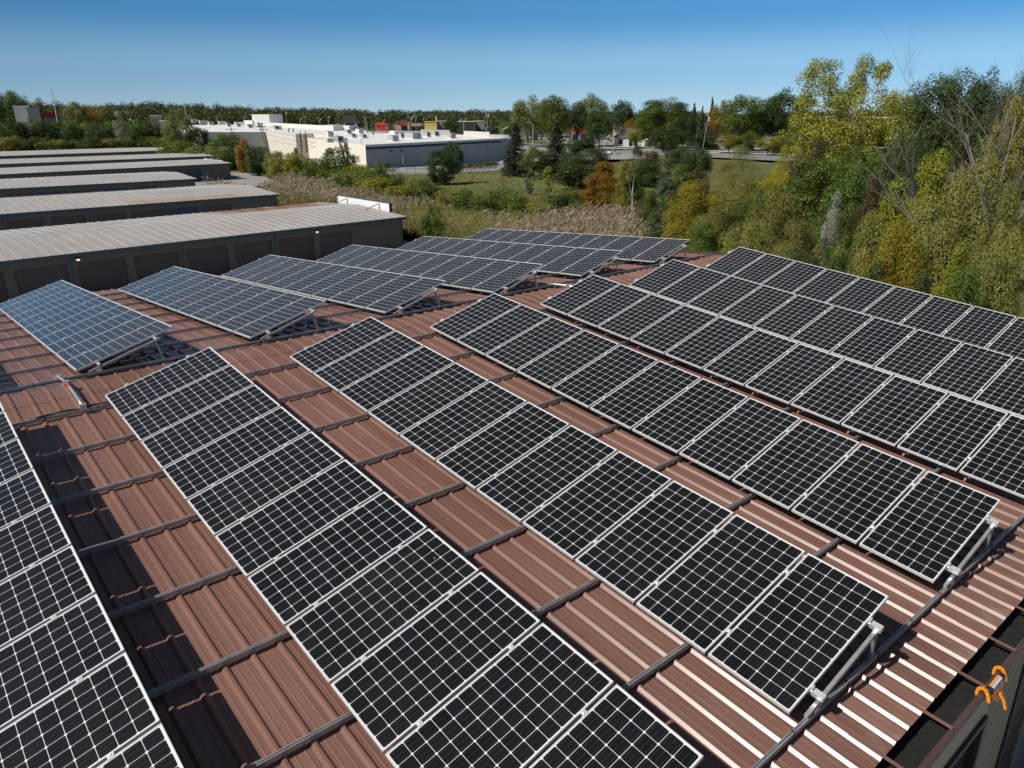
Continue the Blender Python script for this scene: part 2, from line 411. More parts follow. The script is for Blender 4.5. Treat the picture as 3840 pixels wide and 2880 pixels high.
LM['lawn'] = leafmat('leaf_lawn', (.090, .105, .030), (.185, .170, .062))
LM['weed'] = leafmat('leaf_weed', (.110, .125, .026), (.24, .215, .055), (.36, .27, .05), .12)
LM['reedleaf'] = leafmat('reed_leaf', (.115, .150, .036), (.32, .285, .115), (.42, .32, .14), .2)
LM['plume'] = leafmat('reed_plume', (.20, .15, .11), (.36, .285, .215), trans=.25)
LM['far'] = leafmat('leaf_far_wood', (.034, .052, .015), (.095, .105, .030), (.15, .12, .03), .10)
MAT['bark'] = simple('bark', (.13, .105, .085), .9, noise=.3, nscale=4)
MAT['deadbark'] = simple('dead_bark', (.15, .13, .11), .9, noise=.2, nscale=4)
MAT['birch'] = simple('birch_bark', (.55, .53, .48), .8, noise=.25, nscale=5)

# ------------------------------------------------------------------ ground and paving
def sheet(name, pts, m, off, label=None):
    """flat polygon draped on the terrain, split at its two creases"""
    bm = bmesh.new(); vs = [bm.verts.new((p[0], p[1], 0)) for p in pts]; bm.faces.new(vs)
    bmesh.ops.triangulate(bm, faces=bm.faces[:])
    for x in (80, 140):
        bmesh.ops.bisect_plane(bm, geom=bm.verts[:] + bm.edges[:] + bm.faces[:], plane_co=(x, 0, 0), plane_no=(1, 0, 0))
    for v in bm.verts: v.co.z = tz(v.co.x) + off
    bmesh.ops.recalc_face_normals(bm, faces=bm.faces)
    for f in bm.faces:
        if f.normal.z < 0: f.normal_flip()
    me = bpy.data.meshes.new(name); bm.to_mesh(me); bm.free(); me.materials.append(m)
    o = bpy.data.objects.new(name, me); COL.objects.link(o); o['kind'] = 'structure'
    return o
sheet('ground', [(-2500, -2500), (3500, -2500), (3500, 3500), (-2500, 3500)], MAT['ground'], 0)
sheet('storage_yard', [(-70, -40), (30, -40), (30, 20), (37.5, 28), (38, 112), (58, 118), (66, 130), (57, 160), (72, 270), (-70, 270)], MAT['concrete'], .02)
PXP = lambda L: [at(*p) for p in L]
sheet('parking_lot', PXP([(1440, 656), (1650, 651), (1865, 641), (1960, 614), (2050, 600), (2290, 598), (2420, 597), (2420, 568), (2050, 551), (1935, 541), (1890, 600), (1375, 629)]), MAT['concrete'], .02)
sheet('road', PXP([(3500, 622), (3500, 606), (2950, 565), (2700, 553), (2300, 530), (2050, 512), (1900, 500), (1500, 478), (1200, 468), (1200, 472), (1500, 486), (1900, 516), (2050, 530), (2300, 548), (2700, 567), (2950, 581)]), MAT['asphalt'], .024)
sheet('road', PXP([(3500, 650), (3500, 634), (2950, 586), (2700, 575), (2380, 560), (2050, 544), (1935, 530), (1935, 544), (2050, 556), (2380, 577), (2420, 580), (2700, 592), (2950, 605)]), MAT['asphalt'], .028)
sheet('shop_parking', PXP([(2300, 520), (2050, 506), (1900, 495), (1500, 474), (1280, 467), (1280, 459), (1800, 462), (2010, 480), (2300, 508)]), MAT['concrete'], .024)
def kerb(px):
    pts = PXP(px); mb = MB()
    for a, b_ in zip(pts, pts[1:]): mb.beam(a + Vector((0,0,.05)), b_ + Vector((0,0,.05)), .35, .22)
    o = mb.build('kerb', MAT['kerb']); o['kind'] = 'structure'
kerb([(2050, 531), (2300, 549), (2700, 568), (2950, 583), (3100, 593)])
kerb([(2050, 543.5), (2380, 559.5), (2700, 574)])
kerb([(2300, 529), (2700, 552), (2950, 564)])

# ------------------------------------------------------------------ brown building with ribbed roof
TH, THF, PHI = 0.0896, 0.0737, 0.2712      # near pitch, far pitch, panel tilt against the roof
RIDGE_Y = .35
ct, st_ = math.cos(TH), math.sin(TH)
def near(u, v, h=0):                       # v measured down the front slope from y = 0
    return Vector((u, -v * ct - h * st_ , RZ - v * st_ + h * ct))
ZR = near(0, -RIDGE_Y / ct).z
FAR_END = 14.35
FZ = RZ - FAR_END * math.sin(THF)
fa = math.atan2(ZR - FZ, FAR_END * math.cos(THF) - RIDGE_Y)
def farp(u, s, h=0):                       # s measured down the rear slope from the ridge crease
    return Vector((u, RIDGE_Y + s * math.cos(fa) + h * math.sin(fa), ZR - s * math.sin(fa) + h * math.cos(fa)))
U0, U1 = -13.0, 20.62
bld = empty('workshop_building', (4, 0, 0)); tag(bld, 'long workshop with brown ribbed metal gable roof carrying the solar panels', 'building')
OFFB = Vector((-4, 0, 0))
RIB, PH0 = .305, -.055
def profile():
    pts = []
    k0 = math.floor((U0 - PH0) / RIB); k1 = math.ceil((U1 - PH0) / RIB)
    for k in range(k0, k1 + 1):
        c = PH0 + k * RIB
        pts += [(c - .046, 0), (c - .014, .032), (c + .014, .032), (c + .046, 0)]
        for q in (.335, .665):
            d = c + q * RIB
            pts += [(d - .014, 0), (d - .008, .003), (d + .008, .003), (d + .014, 0)]
    return [p for p in pts if U0 <= p[0] <= U1]
PROF = profile()
def ribsheet(name, m, fn, stations, dz=0):
    V = []; Q = []; n = len(PROF)
    for s in stations:
        for (u, h) in PROF: V.append(tuple(fn(u, s, h + dz) + OFFB))
    for j in range(len(stations) - 1):
        for i in range(n - 1): Q.append((j*n+i, j*n+i+1, (j+1)*n+i+1, (j+1)*n+i))
    o = np_mesh(name, V, Q, m, None, bld)
    return o
EAVE = 12.95
ribsheet('front_roof', MAT['roof'], near, [-RIDGE_Y / ct, 3, 8, EAVE])
ribsheet('rear_roof', MAT['roof'], farp, [0, 4, 9, FAR_END - RIDGE_Y])
# formed ridge cap, a sheet proud of both slopes
def capfn(u, s, h=0):
    if s < 0: return near(u, -RIDGE_Y / ct - s, h)
    return farp(u, s, h)
ribsheet('ridge_cap', MAT['roofcap'], capfn, [-.42, -.001, .001, .42], .006)
# body below the roof
wy0, wy1 = -12.72, 13.9
def zunder(y): return min(RZ - 13.1 * st_, FZ) - .1
mb = MB()
zt = near(0, EAVE).z - .05
for (a, b_) in ((U0 + .3, 6.3), (8.4, 9.9), (14.6, U1 - .25)):  # front wall, tan ribbed siding with openings between
    x = a
    while x < b_:
        x2 = min(x + .18, b_)
        mb.box(x - 4, x2 - 4 - .05, wy0, wy0 + .15, 0, zt); mb.box(x2 - 4 - .05, x2 - 4, wy0 - .018, wy0 + .13, 0, zt); x = x2
mb.box(6.3 - 4, 8.4 - 4, wy0, wy0 + .15, 3.5, zt); mb.box(6.3 - 4, 8.4 - 4, wy0, wy0 + .15, 0, .8)
mb.box(10.02 - 4, 14.6 - 4, wy0, wy0 + .15, 4.7, zt)
mb.box(U0 + .3 - 4, U1 - .25 - 4, wy1 - .15, wy1, 0, FZ - .06)
for xx in (U0 + .3, U1 - .4):
    mb.poly([(xx - 4, wy0 + .16, 0), (xx - 4, wy1 - .16, 0), (xx - 4, wy1 - .16, FZ - .08), (xx - 4, RIDGE_Y, ZR - .06), (xx - 4, wy0 + .16, zt)])
    mb.poly([(xx + .15 - 4, wy0 + .16, 0), (xx + .15 - 4, wy1 - .16, 0), (xx + .15 - 4, wy1 - .16, FZ - .08), (xx + .15 - 4, RIDGE_Y, ZR - .06), (xx + .15 - 4, wy0 + .16, zt)])
mb.build('wall', MAT['tan'], bld)
win = MB().box(6.3-4, 8.4-4, wy0 + .02, wy0 + .10, .8, 3.5).build('window', MAT['glass'], bld)
f_ = MB()
for (a, b_, c_, d_) in ((6.3, 6.42, .8, 3.5), (8.28, 8.4, .8, 3.5), (6.42, 8.28, 3.38, 3.5), (6.42, 8.28, .8, .92), (6.42, 8.28, 2.1, 2.2)):
    f_.box(a-4, b_-4, wy0 - .05, wy0 + .03, c_, d_)
f_.build('frame', MAT['dkbrown'], win)
MB().box(9.9-4, 10.02-4, wy0 - .06, wy0 + .1, 0, zt).build('door_post', MAT['dkbrown'], bld)
dr = MB()
z = 0
while z < 4.7: dr.box(10.02-4, 14.6-4, wy0 + .03, wy0 + .09, z, min(z + .5, 4.69) - .02); z += .5
door = dr.build('overhead_door', MAT['dkbrown'], bld)
dr = MB()
x = 11.25
while x < 14.4: dr.box(x-4, x+.12-4, wy0 - .012, wy0 + .028, 0, 3.9); x += .17
dr.build('ribbed_panel', MAT['greyrib'], door)
# gutter along the front eave
ge = near(0, EAVE); gy1 = ge.y + .03; gz1 = ge.z - .015; gy0 = near(0, 13.25).y; gz0 = gz1 - .17
g = MB()
X0, X1 = U0 - 4, U1 - 4
g.box(X0, X1, gy0, gy0 + .03, gz0, near(0, 13.25).z + .03)        # outer lip
g.box(X0, X1, gy0 + .03, gy1 + .1, gz0, gz0 + .02)
g.box(X0, X1, gy1 + .1, gy1 + .12, gz0, gz1 - .02)
g.box(X0, X1, gy0 - .02, gy0, near(0, 13.25).z - .0, near(0, 13.25).z + .03)
gut = g.build('gutter', MAT['trim'], bld)
MB().box(X0 + .02, X1 - .02, gy0 + .03, gy1 + .1, gz0 + .02, gz0 + .035).build('debris_shade', MAT['gutin'], gut)
k = 0
sb = None
for i in range(-42, 66):
    if (i - 1) % 3: continue
    u = PH0 + i * RIB
    if not (U0 + .2 < u < U1 - .2): continue
    a = near(u, EAVE - .35, .036); b_ = near(u, 13.245, .05)
    if u < -6: continue
    MB().beam(a + OFFB, b_ + OFFB, .045, .006).build('gutter_strap', MAT['roofcap'], gut)
# rake trim along the right gable edge
rk = MB()
rk.beam(near(U1 - .02, EAVE, .01) + OFFB, near(U1 - .02, -RIDGE_Y / ct, .01) + OFFB, .10, .12)
rk.beam(farp(U1 - .02, 0, .01) + OFFB, farp(U1 - .02, FAR_END - RIDGE_Y, .01) + OFFB, .10, .12)
rk.build('rake_trim', MAT['trim'], bld)

# ------------------------------------------------------------------ rails across the ribs
ORD = ['first', 'second', 'third', 'fourth', 'fifth', 'sixth', 'seventh', 'eighth', 'ninth', 'tenth', 'eleventh', 'twelfth']
CH = [(-.021, 0), (.021, 0), (.021, .041), (.008, .041), (.008, .030), (-.008, .030), (-.008, .041), (-.021, .041)]
CHT = [(-.021, 0), (.021, 0), (.021, .070), (.008, .070), (.008, .056), (-.008, .056), (-.008, .070), (-.021, .070)]
RAILV = [.88 + 1.4225 * k for k in range(9)]
RAILF = [.55 + 1.45 * k for k in range(9)]
for side, vals in (('n', RAILV), ('f', RAILF)):
    for k, v in enumerate(vals):
        fn = near if side == 'n' else farp
        o0 = fn(U0 + .3, v, .033); o1 = fn(U1 - (.25 if side == 'n' else .35), v, .033)
        nrm = (fn(0, v, 1) - fn(0, v, 0))
        ax = (fn(0, v + 1, 0) - fn(0, v, 0))
        r = MB().prism(CHT, Vector((0,0,0)), o1 - o0, ax, nrm).build('mounting_rail', MAT['galv'])
        r.location = o0
        tag(r, f"galvanised channel rail across the {'front' if side == 'n' else 'rear'} roof slope, {ORD[k]} down from the ridge", 'rail', 'channel rails across the roof ribs')
        rng = random.Random(k * 7 + (side == 'n'))
        # splice couplers and cable ties
        for q in range(4):
            u = -4 + q * 6.1 + rng.uniform(-1, 1) + (k % 2) * 3
            if u > U1 - 1: continue
            d = u - (U0 + .3)
            MB().box(d - .07, d + .07, -.024, .024, -.002, .060, Matrix(((1,0,0,0),(0,ax.y,nrm.y,0),(0,ax.z,nrm.z,0),(0,0,0,1)))).build('splice_plate', MAT['galv'], r)
        if k in (0, 8):
            for q in range(28 if side == 'n' else 20):
                d = 8.5 + q * .85 + rng.uniform(-.2, .2)
                if d > 32: continue
                MB().box(d - .006, d + .006, -.025, .025, -.003, .074, Matrix(((1,0,0,0),(0,ax.y,nrm.y,0),(0,ax.z,nrm.z,0),(0,0,0,1)))).build('cable_tie', MAT['black'], r)

# ------------------------------------------------------------------ solar panels
PL, PWD, PT = 1.96, .992, .04
PITCH_R, VN, VF, H0, MW, OFFF = 3.4399, .8585, .9482, .25, 1.031, -.076
panel = empty('solar_panel')
fr = MB(); lip = .011
hx, hy = PL / 2, PWD / 2
for (x0, x1, y0, y1) in ((-hx, hx, -hy, -hy + lip), (-hx, hx, hy - lip, hy), (-hx, -hx + lip, -hy + lip, hy - lip), (hx - lip, hx, -hy + lip, hy - lip)):
    fr.box(x0, x1, y0, y1, -PT, 0)
fr.build('frame', MAT['alu'], panel)
gl = bpy.data.meshes.new('cell_glass')
a_, b2 = hx - lip, hy - lip
gl.from_pydata([(-a_, -b2, -.004), (a_, -b2, -.004), (a_, b2, -.004), (-a_, b2, -.004), (-a_, -b2, -.012), (a_, -b2, -.012), (a_, b2, -.012), (-a_, b2, -.012)], [],
               [(0, 1, 2, 3), (7, 6, 5, 4)])
ul = gl.uv_layers.new(name='UVMap')
mx_, my_ = .012, .008
for poly in gl.polygons:
    for li in poly.loop_indices:
        v = gl.vertices[gl.loops[li].vertex_index].co
        ul.data[li].uv = ((v.x + a_ - mx_) / (2 * (a_ - mx_)), (v.y + b2 - my_) / (2 * (b2 - my_)))
gl.materials.append(MAT['cell'])
go = bpy.data.objects.new('cell_glass', gl); COL.objects.link(go); go.parent = panel
S_LO, S_HI = .40, 1.54
for s in (S_LO, S_HI):
    c_ = MB().box(s - hx - .028, s - hx + .028, hy - .010, hy + .049, -.004, .006).box(s - hx - .012, s - hx + .012, hy + .008, hy + .030, .006, .016).build('clamp', MAT['bright'], panel)
cnt = 0
def place_panel(side, row, k, label):
    global cnt
    o = panel if cnt == 0 else copy_tree(panel); cnt += 1
    if side == 'n':
        vd = Vector((0, -ct, -st_)); nr = Vector((0, -st_, ct))
        base = Vector(((row - 2) * PITCH_R, 0, RZ)) + vd * (VN + k * MW + PWD / 2) + nr * H0
        Y = -vd
    else:
        vd = Vector((0, math.cos(THF), -math.sin(THF))); nr = Vector((0, math.sin(THF), math.cos(THF)))
        base = Vector(((row - 2) * PITCH_R + OFFF, 0, RZ)) + vd * (VF + k * MW + PWD / 2) + nr * H0
        Y = vd
    Wd = Vector((math.cos(PHI), 0, 0)) + nr * math.sin(PHI)
    Z = Wd.cross(Y)
    c = base + Wd * (PL / 2)
    o.matrix_world = Matrix(((Wd.x, Y.x, Z.x, c.x), (Wd.y, Y.y, Z.y, c.y), (Wd.z, Y.z, Z.z, c.z), (0,0,0,1)))
    tag(o, label, 'solar panel', 'solar panels tilted in rows on the brown roof')
    return o
ROWN = {1: 'cropped row at the photo\'s left edge', 2: 'second front-slope row from the left', 3: 'third front-slope row from the left', 4: 'fourth front-slope row from the left',
        5: 'fifth front-slope row from the left', 6: 'sixth front-slope row from the left', 7: 'last front-slope row beside the trees'}
ROWF = {2: 'nearest rear-slope row', 3: 'second nearest rear-slope row', 4: 'third nearest rear-slope row', 5: 'fourth nearest rear-slope row', 6: 'fifth nearest rear-slope row', 7: 'farthest rear-slope row'}
for row in range(1, 8):
    for k in range(11):
        if row == 1 and k == 0: pass
        place_panel('n', row, k, f"dark solar panel, {ORD[k]} from the ridge in the {ROWN[row]}")
for row in range(2, 8):
    for k in range(11):
        place_panel('f', row, k, f"blue-grey solar panel, {ORD[k]} from the ridge in the {ROWF[row]}")
for k in range(3):
    place_panel('f', 1, k, f"solar panel, {ORD[k]} from the ridge in the rear-slope row left of the photo")

# tilt racks
def rack(side, row, label):
    root = empty('tilt_rack')
    fn = near if side == 'n' else None
    if side == 'n':
        vd = Vector((0, -ct, -st_)); nr = Vector((0, -st_, ct)); v0 = VN; x0 = (row - 2) * PITCH_R
        rails = [near(0, v, 0) for v in RAILV]
    else:
        vd = Vector((0, math.cos(THF), -math.sin(THF))); nr = Vector((0, math.sin(THF), math.cos(THF))); v0 = VF; x0 = (row - 2) * PITCH_R + OFFF
        rails = [farp(0, v, 0) for v in RAILF]
    org = Vector((x0, 0, RZ))
    root.location = org
    Wd = Vector((math.cos(PHI), 0, 0)) + nr * math.sin(PHI); PN = (Wd.cross(vd)).normalized()
    if PN.z < 0: PN = -PN
    L = 11 * MW if not (side == 'f' and row == 1) else 3 * MW
    va, vb = v0 - .14, v0 + L + .10
    for s in (S_LO, S_HI):
        a = vd * va + nr * H0 + Wd * s - PN * (PT + .043); b_ = vd * vb + nr * H0 + Wd * s - PN * (PT + .043)
        MB().prism(CH, a, b_, Wd, PN).build('purlin', MAT['bright'], root)
        MB().prism([(-.034, -.012), (.034, -.012), (.034, .052), (-.034, .052)], vd * (vb - .17) + nr * H0 + Wd * s - PN * (PT + .043), vd * (vb + .01) + nr * H0 + Wd * s - PN * (PT + .043), Wd, PN).build('end_bracket', MAT['bright'], root)
        for e_ in (v0 + L - MW + PWD + .012, v0 - .012):
            c_ = vd * e_ + nr * H0 + Wd * s
            MB().beam(c_ - Wd * .028 - PN * .03, c_ + Wd * .028 - PN * .03, .022, .075, PN).build('end_clamp', MAT['bright'], root)
    for q, rp in enumerate(rails):
        y = rp.y
        if side == 'f' and row == 1 and y > v0 + L + .3: continue
        d = abs(y) / (ct if side == 'n' else math.cos(THF))
        pc = vd * d + nr * H0 - PN * (PT + .043 + .022)
        top = pc + Wd * (S_HI + .08)
        rz = rp.z - RZ + .104
        lo = Vector((Wd.x * .22, y, rz + .018))
        MB().beam(lo, top, .041, .041).build('tilt_strut', MAT['galv'], root)
        lg = pc + Wd * (S_HI - .02)
        MB().beam(Vector((lg.x + .10, y, rz - .01)), lg + PN * .0, .038, .038, Vector((1, 0, 0))).build('back_leg', MAT['galv'], root)
        MB().box(-.05, .05, -.03, .03, 0, .05, Matrix.Translation(Vector((Wd.x * S_LO, y, rz)))).build('foot_bracket', MAT['bright'], root)
    tag(root, label, 'mounting rack', 'tilted racks under the solar panel rows')
for row in range(1, 8): rack('n', row, f"galvanised tilt frame under the {ROWN[row]} of panels")
for row in range(2, 8): rack('f', row, f"brown-tinged tilt frame with back legs under the {ROWF[row]} of panels")
rack('f', 1, 'tilt frame under the rear-slope panel row left of the photo')

# conduits and cable over the ridge
def conduit(pts, label, red=None):
    o = empty('conduit_pipe', pts[0]); base = Vector(pts[0])
    MB().tube([Vector(p) - base for p in pts], .028, 8).build('pipe', MAT['conduit'], o, smooth=True)
    for p in (pts[0], pts[-1], pts[2]):
        q = Vector(p) - base; MB().box(-.05, .05, -.045, .045, -.05, .045, Matrix.Translation(q)).build('pipe_clamp', MAT['conduit'], o)
    if red is not None:
        a = Vector(pts[red]) - base; b_ = Vector(pts[red + 1]) - base
        MB().tube([a.lerp(b_, .2), a.lerp(b_, .5)], .030, 8).build('red_tape', MAT['redtape'], o)
    tag(o, label, 'conduit')
ra, rb = farp(-.38, .55, .13), near(-.36, .86, .13)
conduit([ra, farp(-.38, .30, .15), Vector((-.37, RIDGE_Y - .1, ZR + .15)), near(-.36, .15, .15), near(-.36, .6, .14), rb], 'bent grey conduit pipe with red tape crossing the ridge near the left edge', 2)
ra, rb = farp(12.25, .55, .12), near(12.62, .25, .12)
conduit([ra, farp(12.33, .34, .13), Vector((12.42, RIDGE_Y - .1, ZR + .13)), near(12.5, -.05, .13), near(12.58, .12, .13), rb], 'grey conduit pipe crossing the ridge beside the fifth front-slope panel row')
cb = MB().tube([near(-1.15 + .12 * i, .86 + .02 * math.sin(i * 1.3), .095 + .02 * math.sin(i * 2.1) ** 2) for i in range(13)], .022, 6).build('cable_bundle', MAT['black'], None, True)
tag(cb, 'black cable bundle lying on the front rail below the taped conduit', 'cable')
for (u0, u1, off, lab) in ((-6, 20, .035, 'thin black cable strung along the first front-slope rail'),):
    rng = random.Random(3)
    pts = [near(u0 + i * .25, .88 - off, .05 + rng.uniform(-.012, .02)) for i in range(int((u1 - u0) / .25))]
    tag(MB().tube(pts, .008, 4).build('cable', MAT['black'], None, True), lab, 'cable')
rng = random.Random(4)
pts = [farp(-6 + i * .25, .55 - .035, .05 + rng.uniform(-.015, .02)) for i in range(104)]
tag(MB().tube(pts, .008, 4).build('cable', MAT['black'], None, True), 'thin black cable strung along the first rear-slope rail', 'cable')

# orange holder hooked over the gutter lip
hk = empty('gutter_hook', (5.88, gy0, near(0, 13.25).z + .03))
def arc(x):
    pts = [(x, .075, -.10), (x, .085, -.02), (x, .075, .045), (x, .04, .08), (x, -.01, .085), (x, -.05, .06), (x, -.085, .0), (x, -.11, -.07), (x, -.125, -.125)]
    mb = MB()
    for a, b_ in zip(pts, pts[1:]): mb.beam(a, b_, .05, .028, Vector((1, 0, 0)))
    return mb
arc(-.24).build('hook_arm', MAT['orange'], hk); arc(.26).build('hook_arm', MAT['orange'], hk)
MB().tube([(-.21, -.06, -.0), (.23, -.06, -.0)], .048, 10).build('roller_bar', MAT['black'], hk, True)
MB().quad((-.12, -.105, .045), (.14, -.105, .045), (.14, -.115, -.04), (-.12, -.115, -.04)).quad((-.12, -.045, .062), (.14, -.045, .062), (.14, -.105, .045), (-.12, -.105, .045)).build('label_plate', MAT['label'], hk)
MB().quad((-.12, -.02, .060), (.14, -.02, .060), (.14, -.06, .066), (-.12, -.06, .066)).build('orange_sleeve', MAT['orange'], hk)
mb = MB(); 
mb.prism([(-.2, -.04), (.24, -.04), (.10, -.26), (.02, -.34), (-.06, -.26)], (0, -.085, 0), (0, -.105, 0), Vector((1, 0, 0)), Vector((0, .25, 1)).normalized())
mb.build('orange_plate', MAT['orange'], hk)
mb = MB().beam((.0, -.17, -.12), (.02, -.25, -.25), .05, .03).beam((.02, -.25, -.25), (.03, -.30, -.40), .055, .035); mb.build('lever', MAT['orange'], hk)
tx = bpy.data.curves.new('lettering', 'FONT'); tx.body = 'LOKK'; tx.size = .075; tx.extrude = .001; tx.align_x = 'CENTER'; tx.align_y = 'CENTER'
tmp_ = bpy.data.objects.new('lettering_outline', tx); COL.objects.link(tmp_)
tm = bpy.data.meshes.new_from_object(tmp_); bpy.data.objects.remove(tmp_); tm.materials.clear(); tm.materials.append(MAT['navy'])
to = bpy.data.objects.new('lettering', tm); COL.objects.link(to); to.parent = hk
to.location = (.01, -.113, .004); to.rotation_euler = (R(84), 0, 0)
hk.scale = (1, .62, .62)
tag(hk, 'bright orange two-armed holder hooked over the brown gutter', 'gutter holder')

# ------------------------------------------------------------------ storage buildings on the left
EZ = 3.0
def storage(Rp, Lp, depth, left_x, label, doors, blue=(), rust=(), lamps=(), seam=.82, ridge=.42, gap0=5.4):
    Rv = Vector((Rp[0], Rp[1], 0)); Lv = Vector((Lp[0], Lp[1], 0))
    ax = (Rv - Lv).normalized(); ang = math.atan2(ax.y, ax.x)
    L = (Rp[0] - left_x) / ax.x
    root = empty('storage_building', Rv, ang)          # local x: 0 (right end) to -L ; local y: 0 (near eave) to depth
    tag(root, label, 'building', 'rows of storage units')
    ov = .25
    # roof with standing seams
    mb = MB(); hy_ = depth / 2
    prof = [(-ov, EZ), (hy_, EZ + ridge), (depth + ov, EZ)]
    for (a, b_) in zip(prof, prof[1:]):
        mb.quad((-L, a[0], a[1]), (ov, a[0], a[1]), (ov, b_[0], b_[1]), (-L, b_[0], b_[1]))
        mb.quad((-L, a[0], a[1] - .05), (-L, b_[0], b_[1] - .05), (ov, b_[0], b_[1] - .05), (ov, a[0], a[1] - .05))
        x = ov - .03
        while x > -L:
            for (p, q) in (((x - .03, 0), (x - .016, .04)), ((x - .016, .04), (x + .016, .04)), ((x + .016, .04), (x + .03, 0))):
                mb.quad((p[0], a[0], a[1] + p[1]), (q[0], a[0], a[1] + q[1]), (q[0], b_[0], b_[1] + q[1]), (p[0], b_[0], b_[1] + p[1]))
            x -= seam
    rf = mb.build('roof', metalroof('galvalume_roof', rust), root)
    MB().box(-L, ov, -ov - .03, -ov, EZ - .24, EZ - .0).box(ov, ov + .03, -ov, depth + ov, EZ - .24, EZ).build('fascia', MAT['fascia'], root)
    MB().box(-L, ov, depth + ov, depth + ov + .03, EZ - .24, EZ).build('fascia', MAT['fascia'], root)
    # walls: solid core set back, piers and lintel in front
    DT = 2.3; dw, pw = 3.12, .58
    w = MB()
    w.box(-L, 0, .16, depth, 0, EZ - .06)
    w.box(-L, 0, 0, .16, DT, EZ - .06); w.box(-gap0, 0, 0, .16, 0, DT)
    x = -gap0
    i = 0; opens = []
    while x - dw > -L:
        opens.append((x - dw, x)); w.box(x - dw - pw, x - dw, 0, .16, 0, DT); x -= dw + pw; i += 1
    w.poly([(.004, 0, 0), (.004, depth, 0), (.004, depth, EZ - .05), (.004, hy_, EZ + ridge - .05), (.004, 0, EZ - .05)])
    w.build('wall', MAT['block'], root)
    for i, (a, b_) in enumerate(opens):
        if i >= doors: break
        MB().box(a, b_, .10, .15, 0, DT).build('roller_door', MAT['shutterblue'] if i in blue else MAT['shutter'], root)
    for i, (a, b_) in enumerate(opens):
        if i % 2 == 1 and i < doors: MB().box(a - pw * .65, a - pw * .35, -.06, 0, 0, EZ - .24).build('downspout', MAT['fascia'], root)
    MB().box(-.16, -.04, -.06, 0, 0, EZ - .24).build('downspout', MAT['fascia'], root)
    for x in lamps:
        lp = MB().box(x - .16, x + .16, -.22, 0, DT + .28, DT + .40).build('wall_lamp', MAT['black'], root)
        MB().box(x - .10, x + .10, -.18, -.04, DT + .16, DT + .279).build('bulb', MAT['lampglow'], lp, bevel=.03)
    return root, ang
S1, a1 = storage((34.77, 44.46), (3.49, 42.77), 15.3, -22, 'nearest grey block storage building with a rust streak on its pale metal roof', 12, lamps=(-8.75, -26.9),
        rust=[(-13, .6, 9.8, 16.2, (.20, .07, .025), 1.0)])
storage((34.66, 71.38), (7.3, 71.09), 16.7, -22, 'second nearest storage building, its eave corner rust-stained below the rooftop seams', 12, blue=(1, 6),
        rust=[(-26, -4, 14.3, 17.6, (.17, .085, .05), .9), (-17, -2.5, -1.2, 2.6, (.38, .24, .10), .75)])
storage((35.14, 100.44), (11.31, 100.85), 17.5, -26, 'third storage building from the front, shorter and with no sign board', 10, blue=(0, 1, 3), rust=[])
S4, a4 = storage((52.72, 133.2), (15.12, 129.4), 16, -30, 'fourth storage building, with a blue roller door and white board at its end', 14, blue=(0, 1), rust=[], gap0=5.6)
storage((60.12, 161.2), (19.25, 159.88), 17, -30, 'fifth storage building, second from the back row', 4, rust=[])
storage((63.06, 197.5), (23.83, 193.91), 24, -30, 'farthest storage building in front of the dark trees', 4, rust=[])

def atx(px, X):
    d = ray(px, 600); t = (X - CAM.x) / d.x; return CAM.y + d.y * t, t
def signboard(X, p0, p1, top0, top1, bot, ang, label):
    y0, t0 = atx(p1, X); y1, t1 = atx(p0, X)
    z1 = CAM.z + ray(p0, top0).z * t1; z0 = CAM.z + ray(p1, top1).z * t0
    zt = (z0 + z1) / 2; L = y1 - y0
    o = empty('sign_board', (X, y0, 0)); tag(o, label, 'sign board')
    MB().box(0, .22, 0, L, EZ - .75, zt).build('board', MAT['whitepaint'], o)
    MB().box(-.03, .25, -.03, L + .03, zt, zt + .05).build('cap', MAT['fascia'], o)
    MB().box(-.03, .25, -.06, 0, EZ - .75, zt).build('edge', MAT['fascia'], o)
    for f in (.18, .80):
        MB().beam((-.02, L * f, zt - .12), (-1.9, L * f - .1, EZ + .16), .06, .06).beam((-.05, L * f, zt - .12), (-.05, L * f, EZ - .05), .04, .04).build('brace', MAT['fence'], o)
signboard(35.25, 1256, 1450, 738, 770, 0, a1, 'white sign board braced to the end of the nearest storage roof')
signboard(53.3, 765, 835, 590, 605, 0, a4, 'small white sign board braced to the end of the fourth storage roof')

# ------------------------------------------------------------------ white flat-roofed store
SA = Vector((89.3, 145.5, 0)); E1 = Vector((.9615, .2747, 0)); E2 = Vector((-.2747, .9615, 0)); SLP = .039
def rz_(n): return 5.0 + SLP * n
def S(e, n, z=None): 
    p = SA + E1 * e + E2 * n; p.z = rz_(n) if z is None else z; return p
def sloc(px, py, off=0):
    d = ray(px, py); num = 5.0 + off + SLP * ((CAM - SA).dot(E2)) - CAM.z; den = d.z - SLP * d.dot(E2)
    t = num / den; p = CAM + d * t; return (p - SA).dot(E1), (p - SA).dot(E2), t
store = empty('store_building', SA, math.atan2(E1.y, E1.x))
tag(store, 'large flat white-roofed store with a grey rear wall and navy stripe', 'building')
POLY = [(0, 0), (55.3, 0), (71, 5.5), (62, 11), (57.5, 31.5), (47.5, 35.5), (40, 39), (48.6, 56), (49, 65), (45, 88), (20, 92), (12, 90), (-2, 58), (14, 51.5), (15.5, 41.2), (22, 41.3), (20, 27), (7, 27)]
MB().poly([(e, n, rz_(n)) for e, n in POLY]).build('roof', MAT['membrane'], store)
wl = {'greywall': MB(), 'cream': MB(), 'greyparapet': MB()}
